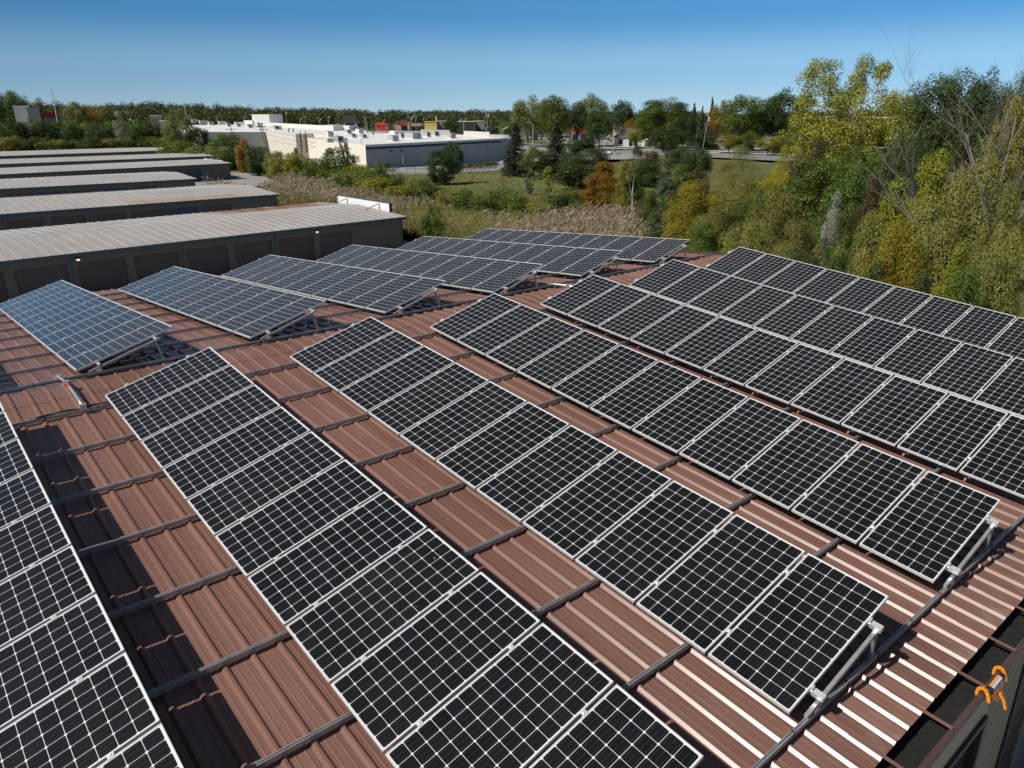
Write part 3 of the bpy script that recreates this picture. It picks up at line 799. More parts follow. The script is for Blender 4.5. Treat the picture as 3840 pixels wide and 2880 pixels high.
for i, (a, b_) in enumerate(zip(POLY, POLY[1:] + POLY[:1])):
    k = 'greywall' if i in (0, 1) else 'cream'
    za, zb = rz_(a[1]) - .01, rz_(b_[1]) - .01
    if i == 0:
        wl[k].quad((a[0], a[1], -1.6), (b_[0], b_[1], -1.6), (b_[0], b_[1], 4.2), (a[0], a[1], 4.2))
        wl['greyparapet'].quad((a[0], a[1] - .04, 4.50), (b_[0], b_[1] - .04, 4.50), (b_[0], b_[1] - .04, zb + .06), (a[0], a[1] - .04, za + .06))
        wl['greyparapet'].quad((a[0], a[1] - .04, za + .06), (b_[0], b_[1] - .04, zb + .06), (b_[0], b_[1] + .2, zb + .06), (a[0], a[1] + .2, za + .06))
    else: wl[k].quad((a[0], a[1], -1.6), (b_[0], b_[1], -1.6), (b_[0], b_[1], zb), (a[0], a[1], za))
wl['greywall'].build('rear_wall', MAT['greywall'], store); wl['cream'].build('side_wall', MAT['cream'], store)
wl['greyparapet'].build('eave_panel', MAT['greyparapet'], store)
MB().box(.3, 55.2, -.05, .12, 3.95, 4.50).build('stripe', MAT['band'], store)
MB().box(12.2, 13.25, -.04, .05, -.2, 1.95).build('door', MAT['greyparapet'], store)
MB().box(11.6, 13.2, -.5, 0, 2.05, 2.2).build('door_canopy', MAT['greyparapet'], store)
for x in (8.7, 12.2): MB().tube([(x, 0, 3.3), (x, -.25, 3.25)], .22, 8).build('wall_lamp', MAT['black'], store)
MB().tube([(13.5, -.08, -.3), (13.5, -.08, 2.4)], .06, 5).build('pipe', MAT['hvacdk'], store)
# parapets along the shop front
def parapet(px0, px1, py0, py1, h, th=.5, nm='parapet', m='membrane'):
    a = sloc(px0, py0); b_ = sloc(px1, py1)
    n = 8 if abs(px1 - px0) > 120 else 1
    mb = MB(); pa = Vector((a[0], a[1], rz_(a[1]) + h / 2 - .05)); pb = Vector((b_[0], b_[1], rz_(b_[1]) + h / 2 - .05))
    mb.beam(pa, pb, th, h + .1); return mb.build(nm, MAT[m], store)
parapet(1015, 1232, 474, 486, 1.15)
parapet(1229, 1266, 489, 487, 1.5, 4); parapet(1266, 1298, 487, 486, 1.0); parapet(1296, 1329, 489, 488, 1.4, 3, m='membrane')
parapet(1340, 1372, 497, 498, .7); parapet(1372, 1470, 499, 499, .6); parapet(1470, 1502, 504, 503, 1.0, 2); parapet(1503, 1580, 500, 500, .7)
parapet(1580, 1686, 506, 508, 1.5, 1.2); parapet(1741, 1836, 509, 513, 1.35, 1.2); parapet(1836, 1914, 516, 518, .9, .8)
# tall open-backed entrance screen
tw = sloc(1014, 470); tt = tw[2] / FPX
def tower(px0, px1, px2, py_b, py_t, label):
    a = sloc(px0, py_b); b_ = sloc(px1, py_b + 3); c_ = sloc(px2, py_b + 2)
    z0 = rz_(a[1]) - .3; z1 = z0 + (py_b - py_t) * a[2] / FPX
    mb = MB()
    d0 = Vector((a[0], a[1], 0)); d1 = Vector((b_[0], b_[1], 0)); d2 = Vector((c_[0], c_[1], 0))
    for (p, q) in ((d0, d1), (d1, d2)):
        mb.beam(p + Vector((0, 0, (z0 + z1) / 2)), q + Vector((0, 0, (z0 + z1) / 2)), .5, z1 - z0)
    d3 = d0 + (d2 - d1)
    mb.beam(d0 + Vector((0, 0, (z0 + z1) / 2)), d3 + Vector((0, 0, (z0 + z1) / 2)), .5, z1 - z0)
    mb.poly([(d0.x, d0.y, z1 + .02), (d1.x, d1.y, z1 + .02), (d2.x, d2.y, z1 + .02), (d3.x, d3.y, z1 + .02)])
    mb.build('entrance_screen', MAT['membrane'], store)
tower(950, 1014, 1061, 468, 428, '')
tower(919, 950, 952, 470, 449, '')
for (p0, p1, pb) in ((720, 746, 459), (749, 779, 464), (820, 848, 467), (880, 920, 470)): parapet(p0, p1, pb, pb, 1.0, .6)
# pipes on the shaded inner wall
for x in (17.2, 19.0): MB().tube([(x, 41.1, .6), (x, 41.1, 7.4)], .12, 5).build('pipe', MAT['hvacdk'], store)
MB().box(17, 21.5, 40.9, 41.1, .2, 1.6).build('meter_box', MAT['cream'], store)

def rtu(px0, px1, py_t, py_b, label, dark=False, white=False):
    e, n, t = sloc((px0 + px1) / 2, py_b); w = (px1 - px0) * t / FPX; h = max(.7, (py_b - py_t) * t / FPX * .92)
    o = empty('rooftop_unit', S(e, n + w * .3), math.atan2(E1.y, E1.x)); tag(o, label, 'rooftop unit', 'air handling units on the store roof')
    d = w * .62; w2 = w * .82
    MB().box(-w2/2 - .08, w2/2 + .08, -d/2 - .08, d/2 + .08, -.1, .22).build('curb', MAT['membrane'], o)
    MB().box(-w2/2, w2/2, -d/2, d/2, .22, h).build('cabinet', MAT['membrane' if white else 'hvac'], o, bevel=.03)
    MB().box(-w2*.40, w2*.10, -d/2 - .03, -d/2 - .005, .35, h - .12).build('coil_panel', MAT['hvacdk'] if dark else MAT['hvac'], o)
    MB().prism([(0, .3), (0, h * .86), (.5, .5)], (w2*.15, -d/2 - .01, 0), (w2*.46, -d/2 - .01, 0), Vector((0, -1, 0)), Vector((0, 0, 1))).build('intake_hood', MAT['hvac'], o)
    MB().tube([(-w2*.2, 0, h), (-w2*.2, 0, h + .12)], min(.42, d * .35), 10).build('fan', MAT['hvacdk'], o)
for a in [(1464, 1503, 507, 530, 'beige rooftop unit nearest the grey wall, beside the corner of the store'), (1535, 1592, 497, 521, 'longest beige rooftop unit on the white store roof'),
          (1596, 1621, 495, 514, 'dark rooftop unit just behind the longest unit', True), (1624, 1655, 493, 511, 'rooftop unit with dark coil before the white parapet block', True),
          (1682, 1716, 497, 519, 'beige rooftop unit behind the tip of the young conifer pair'), (1500, 1520, 499, 518, 'small dark rooftop unit between two beige ones', True),
          (1261, 1297, 510, 535, 'grey rooftop unit with open fan hood at the cream wall edge', True), (1225, 1256, 491, 514, 'tall white rooftop unit on a long curb', False, True),
          (1298, 1325, 487, 501, 'dark rooftop unit below the grey parapet block', True), (1316, 1343, 502, 516, 'low dark-fronted rooftop unit in the middle of the roof', True),
          (1355, 1383, 504, 519, 'rooftop unit beside the bent white vent hood', True), (1340, 1369, 483, 500, 'square white rooftop unit by the front parapet', False, True),
          (1024, 1063, 472, 486, 'dark rooftop unit on legs below the tall white screen', True), (851, 869, 461, 475, 'small dark rooftop unit left of the leaning pole', True),
          (888, 905, 463, 476, 'small dark rooftop unit right of the leaning pole', True), (929, 952, 466, 480, 'dark rooftop unit beside the wires below the low screen', True),
          (783, 801, 456, 469, 'leftmost dark rooftop unit on the white roof', True)]:
    rtu(*a)
e, n, t = sloc(1277, 533)
o = MB().box(-3.2, 3.4, -.2, .6, -.1, .85).build('roof_curb', MAT['membrane']); o.location = S(e, n + 1.2); o.rotation_euler.z = math.atan2(E1.y, E1.x)
tag(o, 'long white curb on the store roof behind the hooded unit', 'roof curb')
for (px, py, h, lab) in ((1382, 520, 1.3, 'bent white vent pipe on the store roof'), (1354, 541, 1.2, 'leaning thin white vent pipe near the store corner'), (1400, 506, .9, 'short dark vent stack on the store roof'), (1099, 497, .9, 'pair-end dark vent stack on the cream roof'), (1083, 496, .9, 'thin dark vent stack on the cream roof')):
    e, n, t = sloc(px, py); o = MB().tube([(0, 0, -.1), (.1, 0, h), (.35, -.1, h + .25)], .16, 6).build('vent_pipe', MAT['membrane' if 'white' in lab else 'hvacdk']); o.location = S(e, n); tag(o, lab, 'vent')

# ------------------------------------------------------------------ far shops, houses
def zr(px, py, rng_):
    d = ray(px, py); return CAM.z + d.z * rng_ / math.hypot(d.x, d.y)
def face_box(px0, px1, py_t, py_b, d, depth=12, base=None):
    """frame for a box seen at columns px0..px1: origin at left base, x to the right, y away"""
    pxm = (px0 + px1) / 2; p, _ = spot(pxm, d); h = dirh(pxm); rt = Vector((h.y, -h.x, 0))
    t = d / math.hypot(*ray(pxm, 425).xy); w = (px1 - px0) * t / FPX
    zt = zr(pxm, py_t, d); zb = tz(p.x)
    return p, w, zt - zb, math.atan2(rt.y, rt.x)
def shop(px0, px1, py_t, d, label, wall, roofm, cat='building', depth=14, bands=(), roof='flat', windows=0, name='shop_building'):
    p, w, h, ang = face_box(px0, px1, py_t, 0, d)
    o = empty(name, p, ang); tag(o, label, cat)
    if roof == 'flat':
        MB().box(-w/2, w/2, 0, depth, -.5, h - .02).build('wall', wall, o)
        MB().box(-w/2 - .2, w/2 + .2, -.2, depth + .2, h - .02, h + .25).build('roof', roofm, o)
    else:
        hw = h * roof
        MB().box(-w/2, w/2, 0, depth, -.5, hw).build('wall', wall, o)
        mb = MB(); e = .5
        b_ = [(-w/2 - e, -e, hw), (w/2 + e, -e, hw), (w/2 + e, depth + e, hw), (-w/2 - e, depth + e, hw)]
        r0, r1 = (-w/2 + depth * .35, depth/2, h), (w/2 - depth * .35, depth/2, h)
        if r0[0] > r1[0]: r0 = r1 = (0, depth/2, h)
        mb.poly([b_[0], b_[1], r1, r0]); mb.poly([b_[2], b_[3], r0, r1]); mb.poly([b_[1], b_[2], r1]); mb.poly([b_[3], b_[0], r0]); mb.poly(b_[::-1])
        mb.build('roof', roofm, o)
    for (z0, z1, mm, nm) in bands: MB().box(-w/2 - .05, w/2 + .05, -.06, 0, h * z0, h * z1).build(nm, mm, o)
    for i in range(windows):
        x = -w/2 + w * (i + .5) / windows; MB().box(x - w/windows*.3, x + w/windows*.3, -.09, -.03, .3 * h * .5, h * .48).build('window', MAT['glass'], o)
    return o, w, h
MAT['brick'] = simple('red_brick', (.30, .15, .11), .9, noise=.08); MAT['dkbrick'] = simple('dark_brick', (.06, .045, .04), .9, noise=.1)
MAT['red'] = simple('red_roof', (.55, .045, .03), .6); MAT['redorange'] = simple('red_awning', (.70, .10, .03), .6)
MAT['yel'] = simple('yellow_render', (.66, .52, .22), .8); MAT['yelaw'] = simple('yellow_awning', (.80, .62, .08), .7)
MAT['shingle'] = simple('grey_shingle', (.09, .095, .105), .9, noise=.15, nscale=2); MAT['dkroof'] = simple('dark_roof', (.02, .02, .022), .8)
MAT['pink'] = simple('pink_render', (.62, .42, .36), .8); MAT['beige'] = simple('beige_band', (.55, .45, .34), .8)
MAT['housewhite'] = simple('white_siding', (.70, .70, .66), .7, noise=.05)
MAT['greyblue'] = simple('grey_store_front', (.22, .23, .24), .7)
D_ = 470
o, w, h = shop(1455, 1533, 462, D_, 'brick fast food restaurant with tan top and red awnings', MAT['brick'], MAT['beige'], bands=((.55, .9, MAT['beige'], 'tan_band'),), windows=3)
MB().box(w*.20, w*.34, -1.2, -.07, h*.42, h*.62).build('awning', MAT['redorange'], o)
o, w, h = shop(1408, 1455, 454, D_ - 3, 'restaurant entrance tower with pyramid red roof and orange awning', MAT['pink'], MAT['red'], roof=.80, depth=12, windows=1)
MB().box(-w*.38, w*.40, -1.4, -.1, h*.40, h*.58).build('awning', MAT['redorange'], o)
MB().box(-w*.45, w*.1, -.3, -.1, h*.60, h*.72).build('sign_panel', MAT['red'], o)
p, w, h, a = face_box(1503, 1524, 449, 0, D_ - 40)
o = empty('pylon_sign', p, a); tag(o, 'tall pylon sign with red top panel beside the restaurant', 'sign')
MB().box(-w/2, w/2, 0, .5, h*.15, h*.72).build('sign_board', MAT['glass'], o); MB().box(-w/2, w/2, -.02, .5, h*.74, h*.92).build('red_panel', MAT['red'], o); MB().box(-w/2, w/2, .02, .48, h*.921, h).build('top_panel', MAT['shingle'], o)
for s in (-1, 1): MB().box(s*w*.5-.25, s*w*.5+.25, .1, .6, 0, h).build('post', MAT['greyblue'], o)
shop(1533, 1588, 453, D_ + 10, 'low dark shop between the restaurant and the yellow shop', MAT['dkbrick'], MAT['dkroof'], bands=((.66, .85, MAT['beige'], 'tan_band'),), windows=4)
o, w, h = shop(1590, 1637, 457, D_ - 10, 'pale yellow shop with arched parapet and yellow awnings', MAT['yel'], MAT['yelaw'], windows=3, depth=10)
for i in range(3): MB().box(-w/2 + w*(i+.15)/3, -w/2 + w*(i+.85)/3, -1.3, -.1, h*.38, h*.58).build('awning', MAT['yelaw'], o)
MB().box(w*.38, w*.52, -.6, 2, h, h + 3).build('chimney', MAT['yel'], o)
shop(1637, 1672, 455, D_, 'grey shop wing with white cornice right of the yellow shop', MAT['greyblue'], MAT['housewhite'], windows=3)
shop(1716, 1779, 457, D_ - 5, 'brown brick shop with flat white edge and tall panels', MAT['dkbrick'], MAT['housewhite'], windows=0)
shop(1779, 1862, 455, D_ + 5, 'long grey shop behind the lamp posts', MAT['greyblue'], MAT['housewhite'], windows=6)
shop(1862, 1975, 452, D_ - 60, 'dark grey warehouse half hidden by trees', MAT['greyblue'], MAT['shingle'], windows=0)
o, w, h = shop(1273, 1347, 433, D_ + 20, 'dark tudor style building with black roof and white gable trim', MAT['dkbrick'], MAT['dkroof'], roof=.62, depth=7)
for cx in (-.28, .28):
    MB().poly([(w*(cx-.16), -.7, h*.36), (w*(cx+.16), -.7, h*.36), (w*cx, -.7, h*.62)]).build('gable', MAT['dkroof'], o)
    MB().beam((w*(cx-.16), -.8, h*.36), (w*cx, -.8, h*.62), .3, .5).beam((w*cx, -.8, h*.62), (w*(cx+.16), -.8, h*.36), .3, .5).build('gable_trim', MAT['housewhite'], o)
shop(1568, 1612, 431, 800, 'distant white building among the treetops', MAT['housewhite'], MAT['housewhite'], windows=0)
# left
o, w, h = shop(58, 108, 399, 330, 'pale block building rising above the trees at far left', MAT['membrane'], MAT['whitepaint'], windows=0, depth=22)
shop(108, 146, 405, 322, 'shaded grey stair block beside the pale building', MAT['greywall'], MAT['greywall'], windows=0, depth=10)
shop(165, 240, 423, 345, 'low building with a long red roof above the trees', MAT['greywall'], MAT['red'], bands=((.86, .99, MAT['red'], 'red_fascia'),), depth=10)
shop(318, 372, 424, 345, 'grey roofed house half hidden by trees', MAT['greywall'], MAT['shingle'], roof=.5, depth=10)
shop(563, 603, 435, 330, 'pink flat building behind the tall left tree', MAT['pink'], MAT['housewhite'], windows=1, depth=16)
shop(596, 650, 455, 315, 'low white building behind the tall left tree', MAT['housewhite'], MAT['whitepaint'], windows=0, depth=10)
# right, across the road
o, w, h = shop(2308, 2424, 484, 335, 'white house with grey hipped roof and porch across the road', MAT['housewhite'], MAT['shingle'], roof=.52, depth=12, name='house')
for x in (-.1, .12, .2): MB().box(w*x-.12, w*x+.12, -1.5, -1.26, 0, h*.5).build('porch_post', MAT['housewhite'], o)
MB().box(-w*.02, w*.24, -.08, .0, .3, h*.46).build('porch_window', MAT['glass'], o)
MB().box(-w*.36, -w*.22, -.08, .0, 1.0, h*.40).build('window', MAT['glass'], o)
shop(2303, 2396, 467, 375, 'flat white-edged building behind the white house', MAT['beige'], MAT['whitepaint'], windows=0)
shop(2143, 2206, 471, 380, 'red and white shop front glimpsed between the trees', MAT['greyblue'], MAT['whitepaint'], bands=((.6, .93, MAT['redorange'], 'red_band'),), windows=2)
shop(2690, 2730, 505, 318, 'pink-walled house hidden in the trees across the road', MAT['pink'], MAT['whitepaint'], roof=.6, depth=8, name='house')
shop(2868, 2920, 474, 330, 'white gabled house behind the dark tree', MAT['housewhite'], MAT['shingle'], roof=.6, depth=9, name='house')
shop(1992, 2018, 489, 420, 'small pale shed beyond the parked cars', MAT['hvac'], MAT['hvac'], windows=0, depth=4, name='shed')

# ------------------------------------------------------------------ posts, masts, fence
def lamp_post(px, d, py_t, arms, label, base=False):
    p, _ = spot(px, d); o = empty('street_lamp', p); tag(o, label, 'street lamp', 'lamp posts around the store')
    h = dirh(px); rt = Vector((h.y, -h.x, 0)); z = zr(px, py_t, d) - p.z; zj = z
    MB().tube([(0, 0, 0), (0, 0, zj)], [.13, .09], 6).build('post', MAT['lamppole'], o)
    for (dx, dz) in arms:
        e = rt * dx + Vector((0, 0, zj + dz))
        MB().tube([(0, 0, zj - .1), tuple(rt * dx * .75 + Vector((0, 0, zj + dz * .85))), tuple(e)], .07, 5).build('arm', MAT['lamppole'], o)
        MB().beam(e - rt * (.5 if dx > 0 else -.5) * .6, e + rt * (.5 if dx > 0 else -.5), .25, .10).build('lamp_head', MAT['lamppole'], o)
    if base: MB().tube([(0, 0, 0), (0, 0, .8)], .32, 8).build('base', MAT['yellowbase'], o)
Y2 = [(-1.9, 1.0), (1.9, 1.0)]
for (px, d, pt, arms, lab, bs) in [(1883.5, 248, 487, Y2, 'double-arm lamp post just beyond the right end of the store', False), (2267.7, 330, 478, [(-2, 1), (2, 1)], 'double-arm lamp post beside the road, before the dark maple', False),
        (1999, 255, 466, [(-1.3, .7)], 'single-arm lamp post with yellow base between the two spruces', True), (1540, 330, 446, [(-1.2, 1.0), (1.2, 1.0)], 'double-arm lamp post right of the pylon sign', False),
        (1122, 360, 451, [(-1, .8), (1, .8)], 'double-arm lamp post right of the tall white screen', False), (1196, 360, 452, [(-1.1, .8), (1.1, .8)], 'double-arm lamp post at the left of the grey parapet block', False),
        (1229, 350, 442, [(-1.1, .7), (1.1, .7)], 'double-arm lamp post rising above the grey parapet block', False), (1367, 340, 442, [(.5, -.3), (-.5, .6)], 'lamp post left of the red pyramid roof', False),
        (1374, 345, 455, [(-.7, .5)], 'shorter lamp post just left of the red pyramid roof', False), (1738, 320, 456, [(-1.2, 1.1), (1.2, 1.1)], 'double-arm lamp post before the brown brick shop', False), (813, 330, 440, [(-.5, .4)], 'lamp post behind the left end of the white roof', False), (912, 340, 442, [(-.5, .5), (.5, .5)], 'lamp post beside the low white screen', False), (1979, 380, 447, [], 'plain pole between the spruce tops', False)]:
    lamp_post(px, d, pt, arms, lab, bs)
def utility(pxb, pxt, d, py_t, label, arms=1, cans=0, thin=.16, name='utility_pole', m='pole'):
    p, _ = spot(pxb, d); o = empty(name, p); tag(o, label, 'utility pole' if name == 'utility_pole' else 'mast')
    h = dirh(pxb); rt = Vector((h.y, -h.x, 0))
    # the point at the top, seen in column pxt
    dd = ray(pxt, py_t); t = d / math.hypot(dd.x, dd.y); top = CAM + dd * t - p
    MB().tube([(0, 0, 0), tuple(top)], [thin * 1.15, thin * .75], 6).build('pole', MAT[m], o)
    for i in range(arms):
        c_ = top * (1 - .045 - .09 * i); MB().beam(c_ - rt * 1.3, c_ + rt * 1.3, .13, .13).build('crossarm', MAT[m], o)
    for i in range(cans):
        c_ = top * (.86) + rt * (.42 if i % 2 == 0 else -.42); MB().tube([tuple(c_), tuple(c_ + Vector((0, 0, 1.1)))], .28, 8).build('transformer', MAT['hvac'], o)
    return p + top
wa = utility(2641, 2658, 215, 427, 'leaning wooden utility pole with transformer beside the road', 0, 1, .17)
utility(2138, 2146, 320, 418, 'utility pole with two crossarms between the big trees', 2, 0, .2)
utility(1824, 1830, 300, 419, 'utility pole with twin transformers right of the store roof', 1, 2, .17)
wb = utility(991, 970, 225, 457, 'leaning utility pole with crossarms and transformers before the cream wall', 2, 3, .17)
utility(1000, 981, 224, 468, 'second leaning pole tied beside the transformer pole', 2, 0, .15)
wc = utility(880, 865, 222, 479, 'leaning pole with a single crossarm before the shaded wall', 1, 0, .15)
utility(208, 192, 300, 331, 'tall thin white mast above the red roof', 0, 0, .16, 'radio_mast', 'lamppole')
utility(700, 690, 300, 386, 'thin white mast above the tall left tree', 0, 0, .15, 'radio_mast', 'lamppole')
utility(1268, 1265, 360, 413, 'tall wooden pole right of the double lamp posts', 0, 0, .2)
utility(1074, 1070, 380, 412, 'wooden pole right of the tall white screen', 1, 1, .2)
utility(1408, 1409, 400, 419, 'tall wooden pole in front of the red pyramid roof', 0, 0, .2)
utility(1558, 1557.6, 400, 417, 'tall wooden pole right of the pylon sign', 0, 0, .22)
utility(1779, 1779, 420, 414, 'pole with flat lamp head above the grey shop', 1, 0, .15)
utility(1137, 1138, 380, 416, 'pole with flat lamp head before the yellowing trees', 1, 0, .15)
def wire(a, b_, sag, label):
    pts = [a.lerp(b_, i / 10) - Vector((0, 0, sag * 4 * (i/10) * (1 - i/10))) for i in range(11)]
    tag(MB().tube(pts, .03, 3).build('power_line', MAT['black']), label, 'power line', 'overhead lines')
h_ = dirh(2658); far_r = spot(3150, 230)[0] + Vector((0, 0, 8.5))
wire(wa - Vector((0, 0, 2.6)), far_r - Vector((0,0,1.5)), .6, 'upper power line running right from the leaning roadside pole')
wire(wa - Vector((0, 0, 4.2)), far_r - Vector((0, 0, 2.6)), .7, 'lower power line running right from the leaning roadside pole')
pe = spot(1240, 200)[0] + Vector((0, 0, 7.0))
for i, zz in enumerate((1.2, 2.6, 4.0)): wire(wb - Vector((0, 0, zz)), pe - Vector((0, 0, zz * .6)), .9, f"{['upper', 'middle', 'lower'][i]} power line crossing the cream store wall")
# chain-link fence with gate
def fence(px, label, gate=None):
    pts = PXP(px); o = empty('chain_fence', pts[0]); tag(o, label, 'fence'); b0 = pts[0]
    for a, b_ in zip(pts, pts[1:]):
        n = max(1, int((b_ - a).length / 3))
        for i in range(n + 1):
            q = a.lerp(b_, i / n) - b0; MB().tube([tuple(q), tuple(q + Vector((0, 0, 1.9)))], .05, 5).build('post', MAT['fence'], o)
        MB().tube([tuple(a - b0 + Vector((0, 0, 1.85))), tuple(b_ - b0 + Vector((0, 0, 1.85)))], .035, 4).tube([tuple(a - b0 + Vector((0, 0, .12))), tuple(b_ - b0 + Vector((0, 0, .12)))], .03, 4).build('rail', MAT['fence'], o)
    return o, b0
fence([(1490, 655), (1524, 652)], 'short chain-link fence left of the swing gate')
fence([(1600, 652), (1735, 648), (1868, 640)], 'chain-link fence overgrown with vines beside the pavement')
g0, g1 = at(1524, 651), at(1591, 650)
o = empty('swing_gate', g0); tag(o, 'double steel pipe gate in the fence before the grey wall', 'gate')
dv = (g1 - g0)
for (f0, f1) in ((0, .48), (.52, 1)):
    a, b_ = dv * f0, dv * f1; Zv = lambda z: Vector((0, 0, z))
    MB().tube([a + Zv(.1), a + Zv(2), b_ + Zv(2), b_ + Zv(.1), a + Zv(.1)], .05, 5).tube([a + Zv(1), b_ + Zv(1)], .04, 5).build('gate_leaf', MAT['fence'], o)

# ------------------------------------------------------------------ cars
CARM = {k: simple('car_' + k, c, .3, .2, .5, coat=.6) for k, c in dict(white=(.78, .78, .78), silver=(.55, .58, .62), black=(.02, .02, .025), blue=(.06, .14, .35), grey=(.2, .22, .25), red=(.4, .03, .03)).items()}
MAT['tyre'] = simple('tyre_rubber', (.015, .015, .015), .9); MAT['rim'] = simple('wheel_rim', (.5, .5, .5), .4, .7); MAT['lens'] = simple('lamp_lens', (.7, .7, .65), .2)
def car_proto(kind, colour):
    L, Wd, H = (4.6, 1.8, 1.45) if kind == 'sedan' else (4.7, 1.9, 1.75)
    o = empty('parked_car')
    if kind == 'sedan':
        body = [(-2.3, .35), (-2.28, .75), (-2.15, .92), (-1.6, .98), (-.9, .99), (.75, .95), (1.5, .88), (2.1, .75), (2.3, .55), (2.28, .32), (1.9, .24), (-1.9, .24)]
        cab = [(-1.75, .95), (-1.0, 1.38), (-.4, 1.45), (.25, 1.42), (1.05, .94)]
    else:
        body = [(-2.33, .4), (-2.32, .95), (-2.2, 1.05), (-.9, 1.08), (.9, 1.05), (1.7, .98), (2.2, .85), (2.35, .6), (2.3, .35), (1.9, .28), (-1.9, .28)]
        cab = [(-2.25, 1.03), (-1.95, 1.65), (-1.2, 1.75), (.2, 1.72), (1.05, 1.04)]
    mb = MB()
    def loft(prof, ws):
        n0 = len(mb.v); n = len(prof)
        for (y, sh) in ws:
            cx = sum(p[0] for p in prof) / n; cz = sum(p[1] for p in prof) / n
            for (x, z) in prof: mb.v.append((cx + (x - cx) * sh, y, cz + (z - cz) * sh))
        for j in range(len(ws) - 1):
            for i in range(n): k = (i + 1) % n; mb.f.append((n0+j*n+i, n0+j*n+k, n0+(j+1)*n+k, n0+(j+1)*n+i))
        mb.f.append(tuple(range(n0, n0 + n))); mb.f.append(tuple(range(n0 + (len(ws)-1)*n, n0 + len(ws)*n)))
    hw = Wd / 2
    loft(body, [(-hw, .955), (-hw + .10, 1), (hw - .10, 1), (hw, .955)])
    # cabin tapers inward towards the roof
    n0 = len(mb.v); n = len(cab)
    zb = cab[0][1]; zt = max(z for _, z in cab)
    for s in (-1, 1):
        for (x, z) in cab: mb.v.append((x, s * (hw - .10 - .22 * (z - zb) / (zt - zb)), z))
    for i in range(n - 1): mb.f.append((n0+i, n0+i+1, n0+n+i+1, n0+n+i))
    mb.f.append(tuple(range(n0, n0+n))); mb.f.append(tuple(range(n0+n, n0+2*n)))
    mb.build('body', CARM[colour], o, bevel=.0)
    gl_ = MB()
    for s in (-1, 1):
        pts = []
        ins = [(cab[0][0] + .35, zb + .05), (cab[1][0] + .12, cab[1][1] - .06), (cab[2][0], cab[2][1] - .08), (cab[3][0] - .02, cab[3][1] - .08), (cab[4][0] - .30, zb + .05)]
        for (x, z) in ins: pts.append((x, s * (hw - .10 - .22 * (z - zb) / (zt - zb) + .012), z))
        gl_.poly(pts)
    for (i, j) in ((0, 1), (3, 4)):
        (xa, za), (xb, zb_) = cab[i], cab[j]
        f = lambda t_: (xa + (xb - xa) * t_, za + (zb_ - za) * t_)
        p0, p1 = f(.12), f(.88); off = -.015 if i == 0 else .015
        w0 = hw - .16 - .22 * (p0[1] - zb) / (zt - zb); w1 = hw - .16 - .22 * (p1[1] - zb) / (zt - zb)
        gl_.quad((p0[0] + off, -w0, p0[1] + .015), (p1[0] + off, -w1, p1[1] + .015), (p1[0] + off, w1, p1[1] + .015), (p0[0] + off, w0, p0[1] + .015))
    gl_.build('window', MAT['glass'], o)
    for x in (-1.4, 1.42):
        for s in (-1, 1):
            wh = MB().tube([(x, s * (hw - .2), .33), (x, s * (hw + .01), .33)], .33, 14).build('wheel', MAT['tyre'], o)
            MB().tube([(x, s * (hw + .012), .33), (x, s * (hw + .03), .33)], .21, 12).build('rim', MAT['rim'], wh)
    for s in (-1, 1):
        MB().box(2.18, 2.33, s * .62 - .18, s * .62 + .18, .58, .72).build('headlight', MAT['lens'], o)
        MB().box(-2.33, -2.26, s * .66 - .16, s * .66 + .16, .70, .86).build('tail_light', CARM['red'], o)
    return o
PROT = {}
def car(px, py, kind, colour, ang, label):
    p = at(px, py); key = (kind, colour)
    if key in PROT: o = copy_tree(PROT[key])
    else: o = PROT[key] = car_proto(kind, colour)
    o.location = p + Vector((0, 0, .03)); o.rotation_euler.z = R(ang)
    tag(o, label, 'car', 'cars around the store and the road')
VA = math.degrees(YAW)
car(2303, 579, 'sedan', 'white', VA - 68, 'white sedan driving on the road right of the dark deciduous tree')
car(1893, 619, 'sedan', 'silver', VA - 95 + 180, 'silver sedan standing at the end of the grey store wall')
car(1976, 520, 'sedan', 'white', VA - 80, 'white car with dark roof parked left of the single-arm lamp')
car(2030, 511, 'suv', 'silver', VA + 100, 'silver suv facing left between the two spruces')
car(2802, 563, 'suv', 'blue', VA + 90, 'blue-grey car passing behind the feathery tree')
car(2440, 527, 'suv', 'white', VA + 110, 'white truck parked under the tree beside the white house')
car(2265, 535, 'sedan', 'white', VA - 90, 'white car at the foot of the roadside double lamp')
car(2585, 545, 'suv', 'black', VA + 170, 'black suv waiting beside the round dark bush')
car(1886, 580, 'suv', 'white', VA + 10, 'white van tucked behind the left spruce at the store end')
rr = random.Random(5)
for i, (px, py, c, lab) in enumerate([(1440, 492, 'blue', 'blue car parked before the brick restaurant, just above the store parapet'), (1453, 493, 'black', 'black car parked left of the blue car'), (1466, 493, 'grey', 'grey car parked by the brick restaurant wall'),
        (1724, 497, 'white', 'white car seen over the gap in the store parapet'), (1930, 497, 'black', 'black car parked behind the lamp post at the store end'), (1905, 496, 'grey', 'grey car parked left of the black one'), (1945, 500, 'red', 'red car parked among dark ones behind the spruce')]):
    car(px, py, 'sedan', c, VA + rr.uniform(-20, 20) + 60, lab)

